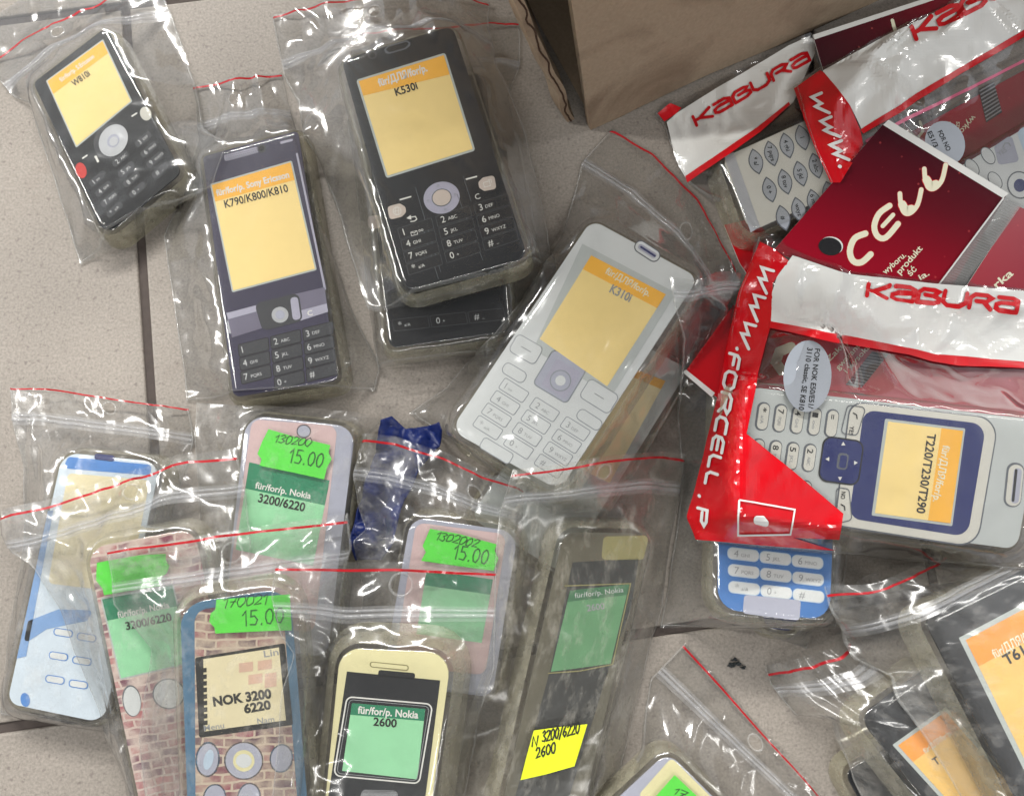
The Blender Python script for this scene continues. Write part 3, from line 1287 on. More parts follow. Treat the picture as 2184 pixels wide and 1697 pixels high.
# ------------------------------------------------------------------ more materials
ZIP_MAT = film_mat('zip rib', tint=(0.95, 0.95, 0.96), haze=0.24, hazecol=(0.87, 0.88, 0.9), rough=0.12, gloss=1.6, bump=0.1)
ZIP_BAND = film_mat('zip band', tint=(0.98, 0.98, 0.98), haze=0.13, hazecol=(0.86, 0.87, 0.88), rough=0.2, gloss=1.6, bump=0.15)
SEAM_MAT = film_mat('welded seam', tint=(0.97, 0.97, 0.96), haze=0.2, hazecol=(0.8, 0.8, 0.78), rough=0.15, gloss=1.6, bump=0.1)
CLEAR_STRIP = film_mat('ribbed clear strip', tint=(0.9, 0.9, 0.9), haze=0.42, hazecol=(0.7, 0.69, 0.66), rough=0.15, gloss=2.0, bump=0.3)
BLACK_CARD = paper('black gloss print', (0.009, 0.010, 0.014), 0.35, 0.15)
PURPLE_CARD = paper('dark violet print', rgb((56, 52, 76)), 0.4, 0.10)
SILVER_CARD = paper('silver grey print', rgb((186, 191, 192)), 0.38, 0.05)
PALE_CARD = paper('pale grey print', rgb((210, 213, 216)), 0.38, 0.04)
WARM_SILVER = paper('warm silver print', rgb((205, 203, 196)), 0.38, 0.05)
BLUE_CARD = paper('bright blue print', rgb((70, 116, 180)), 0.38, 0.08)
PALE_BLUE = paper('pale blue print', rgb((184, 202, 222)), 0.4, 0.06)
MID_BLUE = paper('mid blue print', rgb((72, 128, 200)), 0.4, 0.06)
ORANGE_HEAD = paper('orange label heading', rgb((246, 158, 66)), 0.5, 0.06)
ORANGE_BODY = paper('orange label body', rgb((242, 196, 112)), 0.5, 0.06)
NAVY = paper('navy print', rgb((38, 46, 104)), 0.38, 0.08)
CREAM_CARD = paper('cream print card', rgb((222, 214, 168)), 0.4, 0.05)
CREAM_SCREEN = paper('cream screen', rgb((226, 214, 178)), 0.5, 0.06, scale=120)
CHROME = paper('silver print', (0.55, 0.56, 0.60), 0.3, 0.12, scale=160, metal=0.4)
LILAC = paper('lilac print', rgb((168, 166, 186)), 0.4, 0.08)
ROSY = paper('rosy silver print', rgb((200, 186, 178)), 0.35, 0.12, scale=200)
RED_KEY = paper('red key print', rgb((200, 52, 48)), 0.4, 0.1)
SLIT = paper('slit black', (0.01, 0.01, 0.012), 0.5, 0.05)
KEY_DARK = paper('key edge print', (0.045, 0.046, 0.055), 0.4, 0.1)
KEY_BLACK = paper('key black print', (0.011, 0.011, 0.014), 0.4, 0.1)
KEY_LINE = paper('key outline print', rgb((142, 147, 155)), 0.45, 0.05)
KEY_SILVER = paper('silver key print', rgb((172, 176, 184)), 0.32, 0.1, scale=250, metal=0.2)
PLATE = paper('plate lilac grey', rgb((168, 170, 188)), 0.4, 0.06)
OLIVE = paper('olive card', rgb((140, 134, 92)), 0.5, 0.12, scale=80)
GREY_LINE = paper('grey outline', rgb((96, 100, 108)), 0.4, 0.05)
BAND = paper('band violet grey', rgb((112, 108, 128)), 0.35, 0.12, scale=200)
STEEL_BLUE = paper('steel blue print', rgb((74, 112, 142)), 0.4, 0.1)
DUSTY_BLACK = paper('dusty black print', (0.035, 0.037, 0.04), 0.5, 0.5, scale=140)
DUSTY_GREEN = paper('dusty green print', rgb((96, 146, 106)), 0.55, 0.15, scale=140)


def brick_mat(name, c1, c2, mortar):
    m, nt, out = node_mat(name)
    L = nt.links.new
    uv = N(nt, 'ShaderNodeUVMap')
    br = N(nt, 'ShaderNodeTexBrick')
    br.inputs['Scale'].default_value = 1.0
    br.inputs['Brick Width'].default_value = 7.0
    br.inputs['Row Height'].default_value = 3.1
    br.inputs['Mortar Size'].default_value = 0.42
    br.inputs['Mortar Smooth'].default_value = 0.2
    br.inputs['Color1'].default_value = c1 + (1,)
    br.inputs['Color2'].default_value = c2 + (1,)
    br.inputs['Mortar'].default_value = mortar + (1,)
    dn = N(nt, 'ShaderNodeTexNoise'); dn.inputs['Scale'].default_value = 0.09; dn.inputs['Detail'].default_value = 3
    L(uv.outputs[0], dn.inputs['Vector'])
    dv = N(nt, 'ShaderNodeVectorMath', operation='MULTIPLY_ADD'); dv.inputs[1].default_value = (3.2, 3.2, 0)
    L(dn.outputs['Color'], dv.inputs[0]); L(uv.outputs[0], dv.inputs[2])
    L(dv.outputs[0], br.inputs['Vector'])
    n = N(nt, 'ShaderNodeTexNoise'); n.inputs['Scale'].default_value = 0.16; n.inputs['Detail'].default_value = 5
    L(uv.outputs[0], n.inputs['Vector'])
    mr = N(nt, 'ShaderNodeMapRange'); mr.inputs[1].default_value = 0.36; mr.inputs[2].default_value = 0.62
    mr.inputs[3].default_value = 0.05; mr.inputs[4].default_value = 0.88
    L(n.outputs['Fac'], mr.inputs[0])
    mx = N(nt, 'ShaderNodeMix', data_type='RGBA'); mx.inputs[7].default_value = mortar + (1,)
    L(mr.outputs[0], mx.inputs[0]); L(br.outputs['Color'], mx.inputs[6])
    p = N(nt, 'ShaderNodeBsdfPrincipled'); p.inputs['Roughness'].default_value = 0.45
    L(mx.outputs[2], p.inputs['Base Color'])
    L(p.outputs[0], out.inputs[0])
    return m


BRICK = brick_mat('pink brick print', rgb((176, 82, 92)), rgb((92, 50, 78)), rgb((208, 188, 180)))
BRICK_DARK = brick_mat('dark brick print', rgb((150, 70, 86)), rgb((70, 44, 66)), rgb((196, 178, 160)))


def grad_mat(name, stops, p0, p1, rough=0.28):
    """printed colour ramp along a line given in mm"""
    m, nt, out = node_mat(name)
    L = nt.links.new
    uv = N(nt, 'ShaderNodeUVMap')
    d = np.asarray(p1, float)[:2] - np.asarray(p0, float)[:2]
    l2 = float(d @ d)
    dot = N(nt, 'ShaderNodeVectorMath', operation='DOT_PRODUCT'); dot.inputs[1].default_value = (d[0] / l2, d[1] / l2, 0)
    L(uv.outputs[0], dot.inputs[0])
    sb = N(nt, 'ShaderNodeMath', operation='SUBTRACT'); sb.inputs[1].default_value = float(np.asarray(p0, float)[:2] @ d / l2)
    L(dot.outputs['Value'], sb.inputs[0])
    cr = N(nt, 'ShaderNodeValToRGB')
    el = cr.color_ramp.elements
    el[0].position, el[0].color = stops[0][0], stops[0][1] + (1,)
    el[1].position, el[1].color = stops[-1][0], stops[-1][1] + (1,)
    for t, c in stops[1:-1]:
        e = el.new(t); e.color = c + (1,)
    L(sb.outputs[0], cr.inputs[0])
    # scattered pale specks of the design
    vo = N(nt, 'ShaderNodeTexVoronoi'); vo.inputs['Scale'].default_value = 0.16
    L(uv.outputs[0], vo.inputs['Vector'])
    sp = N(nt, 'ShaderNodeMapRange'); sp.inputs[1].default_value = 0.04; sp.inputs[2].default_value = 0.10; sp.inputs[3].default_value = 0.35; sp.inputs[4].default_value = 0
    L(vo.outputs['Distance'], sp.inputs[0])
    mx = N(nt, 'ShaderNodeMix', data_type='RGBA'); mx.inputs[7].default_value = rgb((226, 90, 90)) + (1,)
    L(sp.outputs[0], mx.inputs[0]); L(cr.outputs[0], mx.inputs[6])
    p = N(nt, 'ShaderNodeBsdfPrincipled'); p.inputs['Roughness'].default_value = rough
    p.inputs['Specular IOR Level'].default_value = 0.5
    L(mx.outputs[2], p.inputs['Base Color']); L(p.outputs[0], out.inputs[0])
    return m


def tile_mat():
    m, nt, out = node_mat('speckled stoneware tile')
    L = nt.links.new
    tc = N(nt, 'ShaderNodeTexCoord')
    co = tc.outputs['Object']
    n1 = N(nt, 'ShaderNodeTexNoise'); n1.inputs['Scale'].default_value = 900; n1.inputs['Detail'].default_value = 4; n1.inputs['Roughness'].default_value = 0.7
    n2 = N(nt, 'ShaderNodeTexNoise'); n2.inputs['Scale'].default_value = 14; n2.inputs['Detail'].default_value = 5
    n3 = N(nt, 'ShaderNodeTexNoise'); n3.inputs['Scale'].default_value = 420; n3.inputs['Detail'].default_value = 3
    for n in (n1, n2, n3):
        L(co, n.inputs['Vector'])
    cr = N(nt, 'ShaderNodeValToRGB')
    cr.color_ramp.elements[0].position = 0.36; cr.color_ramp.elements[0].color = rgb((132, 125, 117)) + (1,)
    cr.color_ramp.elements[1].position = 0.62; cr.color_ramp.elements[1].color = rgb((155, 147, 138)) + (1,)
    L(n1.outputs['Fac'], cr.inputs[0])
    # dark flecks
    fl = N(nt, 'ShaderNodeMapRange'); fl.inputs[1].default_value = 0.60; fl.inputs[2].default_value = 0.70; fl.inputs[4].default_value = 0.5
    L(n3.outputs['Fac'], fl.inputs[0])
    m1 = N(nt, 'ShaderNodeMix', data_type='RGBA'); m1.inputs[7].default_value = rgb((100, 90, 86)) + (1,)
    L(fl.outputs[0], m1.inputs[0]); L(cr.outputs[0], m1.inputs[6])
    bl = N(nt, 'ShaderNodeMapRange'); bl.inputs[1].default_value = 0.35; bl.inputs[2].default_value = 0.7; bl.inputs[3].default_value = 0.88; bl.inputs[4].default_value = 1.06
    L(n2.outputs['Fac'], bl.inputs[0])
    m2 = N(nt, 'ShaderNodeMix', data_type='RGBA', blend_type='MULTIPLY'); m2.inputs[0].default_value = 1
    L(m1.outputs[2], m2.inputs[6])
    cb = N(nt, 'ShaderNodeCombineColor')
    for i in range(3):
        L(bl.outputs[0], cb.inputs[i])
    L(cb.outputs[0], m2.inputs[7])
    n4 = N(nt, 'ShaderNodeTexNoise'); n4.inputs['Scale'].default_value = 42; n4.inputs['Detail'].default_value = 8; n4.inputs['Roughness'].default_value = 0.7; n4.inputs['Distortion'].default_value = 0.6
    L(co, n4.inputs['Vector'])
    sm = N(nt, 'ShaderNodeMapRange'); sm.inputs[1].default_value = 0.58; sm.inputs[2].default_value = 0.75; sm.inputs[4].default_value = 0.28
    L(n4.outputs['Fac'], sm.inputs[0])
    m3 = N(nt, 'ShaderNodeMix', data_type='RGBA'); m3.inputs[7].default_value = rgb((112, 98, 88)) + (1,)
    L(sm.outputs[0], m3.inputs[0]); L(m2.outputs[2], m3.inputs[6])
    m2 = m3
    p = N(nt, 'ShaderNodeBsdfPrincipled')
    p.inputs['Roughness'].default_value = 0.5; p.inputs['Specular IOR Level'].default_value = 0.35
    L(m2.outputs[2], p.inputs['Base Color'])
    bp = N(nt, 'ShaderNodeBump'); bp.inputs['Strength'].default_value = 0.25; bp.inputs['Distance'].default_value = 0.0005
    L(n1.outputs['Fac'], bp.inputs['Height']); L(bp.outputs[0], p.inputs['Normal'])
    L(p.outputs[0], out.inputs[0])
    return m


TILE = tile_mat()
GROUT = paper('dirty grout', rgb((74, 66, 62)), 0.9, 0.25, scale=400)


def kraft_mat():
    m, nt, out = node_mat('kraft cardboard')
    L = nt.links.new
    tc = N(nt, 'ShaderNodeTexCoord'); co = tc.outputs['Object']
    n1 = N(nt, 'ShaderNodeTexNoise'); n1.inputs['Scale'].default_value = 700; n1.inputs['Detail'].default_value = 5
    n2 = N(nt, 'ShaderNodeTexNoise'); n2.inputs['Scale'].default_value = 18; n2.inputs['Detail'].default_value = 6; n2.inputs['Distortion'].default_value = 1.2
    L(co, n1.inputs['Vector']); L(co, n2.inputs['Vector'])
    a = N(nt, 'ShaderNodeMix', data_type='RGBA'); a.inputs[6].default_value = rgb((146, 128, 108)) + (1,); a.inputs[7].default_value = rgb((174, 154, 132)) + (1,)
    L(n1.outputs['Fac'], a.inputs[0])
    st = N(nt, 'ShaderNodeMapRange'); st.inputs[1].default_value = 0.48; st.inputs[2].default_value = 0.72; st.inputs[4].default_value = 0.7
    L(n2.outputs['Fac'], st.inputs[0])
    b = N(nt, 'ShaderNodeMix', data_type='RGBA'); b.inputs[7].default_value = rgb((104, 84, 68)) + (1,)
    L(st.outputs[0], b.inputs[0]); L(a.outputs[2], b.inputs[6])
    p = N(nt, 'ShaderNodeBsdfPrincipled'); p.inputs['Roughness'].default_value = 0.8; p.inputs['Specular IOR Level'].default_value = 0.2
    L(b.outputs[2], p.inputs['Base Color'])
    bp = N(nt, 'ShaderNodeBump'); bp.inputs['Strength'].default_value = 0.3; bp.inputs['Distance'].default_value = 0.0006
    n3 = N(nt, 'ShaderNodeTexNoise'); n3.inputs['Scale'].default_value = 28; n3.inputs['Detail'].default_value = 3
    L(co, n3.inputs['Vector'])
    b2 = N(nt, 'ShaderNodeBump'); b2.inputs['Strength'].default_value = 0.35; b2.inputs['Distance'].default_value = 0.006
    L(n3.outputs['Fac'], b2.inputs['Height']); L(b2.outputs[0], bp.inputs['Normal'])
    L(n1.outputs['Fac'], bp.inputs['Height']); L(bp.outputs[0], p.inputs['Normal'])
    L(p.outputs[0], out.inputs[0])
    return m


KRAFT = kraft_mat()

# ------------------------------------------------------------------ floor
ga = at_z([(0, 3106), (3080, 2652)], 0)            # a grout line running across the picture
gang = math.atan2(ga[1][1] - ga[0][1], ga[1][0] - ga[0][0])
gv = at_z([(622, 1380)], 0)[0]                       # a point on the grout line running up the picture
T_SIZE, G_W = 309.0, 3.8
ca, sa = math.cos(gang), math.sin(gang)
rot = np.array([[ca, -sa], [sa, ca]])
l0 = rot.T @ ga[0][:2]
l1 = rot.T @ gv[:2]
xg, yg = l1[0], l0[1]                                # crossing of the two lines in tile axes
fl = MB()
ext = 1400
c4 = [(-ext, -ext), (ext, -ext), (ext, ext), (-ext, ext)]
fl.add([(x, y, -1.1) for x, y in c4], [(0, 1, 2, 3)], GROUT)
for i in range(-4, 5):
    for j in range(-4, 5):
        x0, y0 = xg + i * T_SIZE + G_W / 2, yg + j * T_SIZE + G_W / 2
        x1, y1 = x0 + T_SIZE - G_W, y0 + T_SIZE - G_W
        rings = []
        for d, h in ((0, -1.2), (0.1, -0.5), (0.45, -0.12), (1.1, 0.0)):
            pts = [(x0 + d, y0 + d), (x1 - d, y0 + d), (x1 - d, y1 - d), (x0 + d, y1 - d)]
            rings += [tuple(rot @ np.array(p)) + (h,) for p in pts]
        F = []
        for k in range(3):
            for e in range(4):
                F.append((k * 4 + e, k * 4 + (e + 1) % 4, k * 4 + 4 + (e + 1) % 4, k * 4 + 4 + e))
        F.append((12, 13, 14, 15))
        fl.add(rings, F, TILE)
tag(fl.build('floor'), kind='structure')


def crumb(pt, label, seed, size, m, flat=0.35):
    c = at_z([pt], 0)[0]
    r = random.Random(seed)
    b = MB()
    for k in range(7):
        cx, cy = c[0] + r.gauss(0, size * .4), c[1] + r.gauss(0, size * .25)
        n = 9
        rr = [size * r.uniform(.12, .5) for _ in range(n)]
        ring = [(cx + rr[i] * math.cos(i * 2 * math.pi / n), cy + rr[i] * .6 * math.sin(i * 2 * math.pi / n)) for i in range(n)]
        V = [(x, y, 0.0) for x, y in ring] + [(cx + (x - cx) * .7, cy + (y - cy) * .7, size * flat * r.uniform(.5, 1)) for x, y in ring] + [(cx, cy, size * flat)]
        F = [(i, (i + 1) % n, n + (i + 1) % n, n + i) for i in range(n)] + [(n + i, n + (i + 1) % n, 2 * n) for i in range(n)]
        b.add(V, F, m)
    o = b.build('dirt_scrap')
    tag(o, label, 'scrap')


crumb((3130, 2825), 'small torn scrap of dark grey dirt lying alone on the bare tile', 3, 4.0, paper('dark dirt', rgb((46, 50, 52)), 0.8, 0.3, scale=500))

# ------------------------------------------------------------------ cardboard box
BT = 4.0


def wall_slab(b, a, c, d, e, th, m, core=None):
    """a, c along the foot; d, e above c, a; thickness th away from the viewer's side"""
    P = np.array([a, c, d, e], float)
    n = np.cross(P[1] - P[0], P[3] - P[0]); n /= np.linalg.norm(n)
    V = np.concatenate([P, P - n * th])
    b.add(V, [(0, 1, 2, 3), (7, 6, 5, 4), (0, 4, 5, 1), (1, 5, 6, 2), (2, 6, 7, 3), (3, 7, 4, 0)], m)


p0 = at_z([(2517, 552)], 0.4)[0]
pt = at_z([(2438, 0)], 84)[0]
upv = (pt - p0) / (pt - p0)[2]
p1 = at_z([(3614, 62)], 0.4)[0]
fx = (p1 - p0) / np.linalg.norm(p1 - p0)
back_dir = np.array([-fx[1], fx[0], 0])
p1 = p0 + fx * 330
HB = 190.0
box = empty('cardboard_box', p0 + fx * 150 + back_dir * 110, 'big brown cardboard box with a torn open corner standing behind the bags', 'box')
b = MB()
# front wall: slightly bellied sheet with a worn lower edge
nu, nz = 60, 24
G = np.zeros((nz + 1, nu + 1, 3))
nzs = smooth_noise((nz + 1, nu + 1), 3.0, 91)
edge_n = smooth_noise((1, nu + 1), 1.6, 92)[0]
for i in range(nz + 1):
    for j in range(nu + 1):
        s, t = j / nu, i / nz
        q = p0 + fx * 330 * s + upv * HB * t
        q = q - back_dir * (2.2 * math.sin(math.pi * min(1, s * 1.3)) * math.sin(math.pi * min(1, t * 1.5)) + 0.25 * nzs[i, j])
        if i == 0:
            lift = 1.6 * max(0, math.sin(s * 9.0)) + 0.5 * max(0, edge_n[j]) if s > 0.05 else 0
            q[2] += lift
        G[i, j] = q
V = np.concatenate([G.reshape(-1, 3), (G + back_dir * BT).reshape(-1, 3)])
idx = np.arange((nz + 1) * (nu + 1)).reshape(nz + 1, nu + 1)
f1 = np.stack([idx[:-1, :-1], idx[:-1, 1:], idx[1:, 1:], idx[1:, :-1]], -1).reshape(-1, 4)
M_ = idx.size
F = f1.tolist() + [[a + M_ for a in f[::-1]] for f in f1.tolist()]
for e, rev in ((idx[0], 1), (idx[:, 0], 0), (idx[:, -1], 1), (idx[-1], 0)):
    for a, c in zip(e[:-1], e[1:]):
        F.append([a, c, c + M_, a + M_])
b.add(V, F, KRAFT)
b.build('front_wall', box, smooth=False)
# left wall, come away from the front wall: its raw corrugated end faces the viewer
q0 = at_z([(2444, 512)], 0.4)[0]
qt = at_z([(2226, 0)], 78)[0]
up2 = (qt - q0) / (qt - q0)[2]
b = MB()
nz = 46
wob = smooth_noise((nz + 1, 3), 1.6, 17)
lb = (back_dir * 1.0 + fx * 0.10)
lb /= np.linalg.norm(lb)
side = fx * 1.0
rows = []
for i in range(nz + 1):
    t = i / nz
    c = q0 + up2 * HB * t + fx * (wob[i, 0] * 0.5)
    rows.append([c - side * 4.4 + lb * 9 + np.array([0, 0, 1.0]), c - side * 1.9 + wob[i, 1] * 0.3 * side, c + side * 1.7 + wob[i, 2] * 0.3 * side, c + side * 2.0 + lb * 9])
V = np.array(rows).reshape(-1, 3)
F = []
for i in range(nz):
    for k in range(4):
        a, c = i * 4 + k, i * 4 + (k + 1) % 4
        F.append((a, c, c + 4, a + 4))
b.add(V, F, KRAFT)
# long run of the wall behind
wall_slab(b, q0 + lb * 9, q0 + lb * 230 + side * 6, q0 + lb * 230 + up2 * HB + side * 6, q0 + lb * 9 + up2 * HB, 3.2, KRAFT)
b.build('side_wall', box)
CORE = paper('corrugated core', rgb((70, 50, 38)), 0.9, 0.3, scale=300)
b = MB()
# torn fluting along the raw end: a wavy liner between two thin sheets
V, F = [], []
for i in range(nz * 2 + 1):
    t = i / (nz * 2)
    k = min(nz - 1, int(t * nz)); f_ = t * nz - k
    w_ = wob[k] * (1 - f_) + wob[k + 1] * f_
    c = q0 + up2 * HB * t + fx * (w_[0] * 0.5) - lb * 0.5
    sw = 0.75 * math.sin(t * 78 + 2.5 * wob[k][1]) * (0.25 + 0.75 * abs(wob[k][2]) / 1.5)
    V += [c + side * (sw - 0.35), c + side * (sw + 0.35), c + side * (sw + 0.35) + lb * 5, c + side * (sw - 0.35) + lb * 5]
for i in range(nz * 2):
    for k in range(4):
        a, c2 = i * 4 + k, i * 4 + (k + 1) % 4
        F.append((a, c2, c2 + 4, a + 4))
b.add(V, F, CORE)
b.build('corrugated_edge', box)
b = MB()
far = p0 + back_dir * 225
wall_slab(b, far + fx * 330, far - fx * 30, far - fx * 30 + upv * HB, far + fx * 330 + upv * HB, BT, KRAFT)
b.build('back_wall', box)
b = MB()
wall_slab(b, p0 + fx * 330, p0 + fx * 330 + back_dir * 225, p0 + fx * 330 + back_dir * 225 + upv * HB, p0 + fx * 330 + upv * HB, BT, KRAFT)
b.build('end_wall', box)
b = MB()
t0 = p0 + upv * (HB + 0.5)
l_ = -35
wall_slab(b, t0 + fx * l_ - back_dir * 0, t0 + fx * 332, t0 + fx * 332 + back_dir * 228, t0 + fx * l_ + back_dir * 228, BT, KRAFT)
b.build('top_flap', box)
b = MB()
wall_slab(b, p0 + fx * 3 + back_dir * 6, p0 + fx * 328 + back_dir * 6, p0 + fx * 328 + back_dir * 222, p0 + back_dir * 222, 1.0, KRAFT)
b.build('box_bottom', box)
raise_map([tuple((p0 + back_dir * -2)[:2]), tuple((p0 + fx * 330 - back_dir * 2)[:2]), tuple((p0 + fx * 330 + back_dir * 60)[:2]), tuple((p0 + back_dir * 60)[:2])], lambda x, y: 0 * x + 6)

# ------------------------------------------------------------------ covers and bags, lowest first
BAGS = 'clear zip bags on the floor'
CV = 'phone covers in the clear bags'
FILM_CLEAR = dict(haze=0.03, rough=0.13, gloss=2.0, bump=0.10)
FILM_DUSTY = dict(haze=0.045, rough=0.14, gloss=1.9, bump=0.12, dirt=0.36, hazecol=(0.80, 0.78, 0.74))
FILM_GRIMY = dict(haze=0.05, rough=0.2, gloss=1.7, bump=0.12, dirt=0.45, streak=1.5, hazecol=(0.68, 0.64, 0.55), dirtcol=(0.56, 0.54, 0.49))

DIGITS = [['1', '2 ABC', '3 DEF'], ['4 GHI', '5 JKL', '6 MNO'], ['7 PQRS', '8 TUV', '9 WXYZ'], ['* a/A', '0 +', '#']]


def ell(cx, cy, rx, ry, rot=0, n=28):
    c, s = math.cos(R(rot)), math.sin(R(rot))
    return [(cx + rx * math.cos(2 * math.pi * i / n) * c - ry * math.sin(2 * math.pi * i / n) * s,
             cy + rx * math.cos(2 * math.pi * i / n) * s + ry * math.sin(2 * math.pi * i / n) * c) for i in range(n)]


def pt_(q, x, y):
    return Q(q, [(x, y)])[0]


def rrect(cx, cy, w, h, rot, r):
    c, s = math.cos(R(rot)), math.sin(R(rot))
    return rounded([(cx + x * c - y * s, cy + x * s + y * c) for x, y in ((-w / 2, -h / 2), (w / 2, -h / 2), (w / 2, h / 2), (-w / 2, h / 2))], r)


def disc_part(cv, name, layers, lines=(), lift=0.0):
    """printed button made of stacked flat shapes"""
    if name.endswith('_marks'):
        return [disc_part(cv, name[:-1], [l]) for l in layers]
    b = MB()
    for i, (pts, m) in enumerate(layers):
        b.poly(cv.S, pts, 0.09 + 0.05 * i + lift, m)
    for pts, w, m, closed in lines:
        b.stroke(cv.S, pts, w, 0.09 + 0.05 * len(layers), m, closed=closed)
    return b.build(name, cv.root)


# --- dark violet phone, left of centre
bag = Bag(Q(1, [(822, 365), (842, 450), (850, 600), (770, 850), (700, 1010), (745, 1300), (800, 1715)]),
          Q(1, [(1205, 310), (1262, 540), (1320, 720), (1400, 1010), (1500, 1310), (1625, 1570), (1605, 1668)]),
          'clear zip bag with red lip, round the dark violet phone cover', zipv=0.125, redv=0.012, hole=(0.42, 0.075, 2.6), seed=2, film=FILM_CLEAR)
c = Cover(Q(1, [(852, 660), (1280, 544), (1458, 1630), (985, 1708)]), 12, (3, 3, 4, 4), 'dark violet phone cover with grille along its top edge and a tall amber label', PURPLE_CARD)
c.label(Q(1, [(896, 786), (1245, 685), (1352, 1152), (990, 1248)]), (0.155, 0.165), AMBER, YELLOW, words=[
    dict(s='für/for/p. Sony Ericsson', p0=(926, 838), p1=(1236, 758), h=28, m=WHITE_INK, bold=0.03),
    dict(s='K790/K800/K810', p0=(962, 888), p1=(1232, 818), h=34, bold=0.015)])
disc_part(c, 'speaker_grille', [(rounded([(955, 663), (1100, 626), (1103, 652), (960, 690)], 8), LILAC)])
b = MB()
for i in range(16):
    for j in range(3):
        x, y = 966 + i * 8.6 + (j % 2) * 4, 668 + j * 8 - i * 2.2
        b.poly(c.S, ell(x, y, 2.6, 2.6, n=6), 0.18, SLIT)
b.build('grille_holes', c.root)
disc_part(c, 'camera_lens', [(ell(1116, 634, 19, 19), KEY_DARK), (ell(1116, 634, 12, 12), SLIT)])
disc_part(c, 'status_light', [(rounded([(1195, 605), (1248, 592), (1250, 602), (1197, 616)], 4), LILAC)])
disc_part(c, 'edge_trim', [([(1262, 655), (1270, 653), (1392, 1235), (1383, 1238)], LILAC)])
b = MB()
b.poly(c.S, [(966, 1336), (1120, 1295), (1150, 1390), (990, 1440)], 0.1, BAND)
b.poly(c.S, [(966, 1336), (1120, 1295), (1126, 1320), (974, 1362)], 0.14, LILAC)
b.poly(c.S, [(1255, 1255), (1385, 1225), (1400, 1330), (1270, 1372)], 0.1, BAND)
b.poly(c.S, [(1262, 1330), (1394, 1295), (1400, 1330), (1270, 1372)], 0.14, LILAC)
b.poly(c.S, rounded([(1085, 1295), (1275, 1248), (1292, 1368), (1120, 1412)], 26), 0.15, KEY_DARK)
b.poly(c.S, rounded([(1238, 1272), (1270, 1264), (1284, 1360), (1250, 1368)], 14), 0.2, LILAC)
b.build('soft_key_band', c.root)
disc_part(c, 'joystick', [(ell(1195, 1343, 50, 48), LILAC), (ell(1195, 1343, 42, 40), KEY_DARK), (ell(1195, 1343, 36, 34), CHROME), (ell(1195, 1343, 20, 19), PLATE)])
disc_part(c, 'camera_shortcut_key', [(rounded([(968, 1368), (1012, 1358), (1022, 1412), (978, 1424)], 6), CHROME)])
disc_part(c, 'soft_key_marks', [([(1285, 1262), (1330, 1250), (1331, 1255), (1286, 1268)], WHITE_INK), ([(1035, 1330), (1075, 1320), (1076, 1325), (1036, 1336)], WHITE_INK)])
b = MB(); b.text(c.S, 'C', (1314, 1348), (1336, 1343), 22, 0.2, WHITE_INK, 0.02); b.build('clear_key', c.root)
c.keys((1035, 1505), (137, -34), (5, 58), [['1', '2 ABC', '3 DEF'], ['4 GHI', '5 JKL', '6 MNO'], ['7 PQRS', '8 TUV', '9 WXYZ'], ['', '0 +', '#']],
       pad=(128, 50, 50, -12), padmat=KEY_DARK, rim=KEY_BLACK, gl=PALE_GREY_INK, h=28, padr=0.12)
bag.front()

# --- black phone, top left
bag = Bag(Q(1, [(-60, 90), (-40, 300), (60, 420), (128, 445), (165, 560), (240, 790), (345, 1135)]),
          Q(1, [(600, -100), (740, 170), (845, 400), (872, 560), (940, 600), (972, 612), (905, 800)]),
          'clear zip bag round the small black phone cover with the red key', top=Q(1, [(-60, 90), (150, -40), (380, -180), (600, -330)]),
          zipv=0.26, redv=0.16, seed=3, film=FILM_CLEAR, hole=(0.42, 0.2, 2.6))
c = Cover(Q(1, [(128, 352), (460, 98), (788, 738), (442, 1028)]), 12, (4, 4, 5, 6), 'small black phone cover with red round key and amber square label, top left', BLACK_CARD)
c.label(Q(1, [(196, 346), (440, 168), (565, 434), (325, 632)]), (0.2, 0.2), AMBER, YELLOW, inset=6, r=5, words=[
    dict(s='für/for/p. S.Ericsson', p0=(262, 352), p1=(405, 248), h=20, m=WHITE_INK),
    dict(s='W810i', p0=(318, 372), p1=(388, 322), h=28, bold=0.02)])
disc_part(c, 'navigation_ring', [(ell(470, 600, 66, 82, 32), KEY_DARK), (ell(484, 600, 58, 72, 32), CHROME), (ell(484, 602, 25, 30, 32), PLATE), (ell(486, 604, 17, 21, 32), CHROME)])
disc_part(c, 'red_round_key', [(ell(346, 728, 23, 34, -15), RED_KEY)])
disc_part(c, 'silver_round_key', [(ell(622, 486, 24, 30, -20), WARM_SILVER)])
disc_part(c, 'soft_key_marks', [([(560, 495), (584, 480), (587, 485), (563, 501)], WHITE_INK), ([(350, 674), (372, 660), (375, 665), (353, 680)], WHITE_INK), ([(402, 668), (412, 664), (424, 690), (416, 695)], WHITE_INK)])
c.keys((405, 785), (97, -84), (24, 44), [['1 oo', '2 ABC', '3 DEF'], ['4 GHI', '5 JKL', '6 MNO'], ['7 PQRS', '8 TUV', '9 WXYZ'], ['* a/A', '0 +', '# _']],
       pad=(84, 30, 22, -9), padmat=KEY_DARK, rim=KEY_BLACK, gl=PALE_GREY_INK, h=20, padr=0.45, subh=0.55)
bag.front()

# --- lower black candybar phone (mostly covered)
def candybar(quad, lab, label, full, T=12):
    c = Cover(quad, T, (5, 5, 4.5, 4.5), lab, BLACK_CARD)
    return c


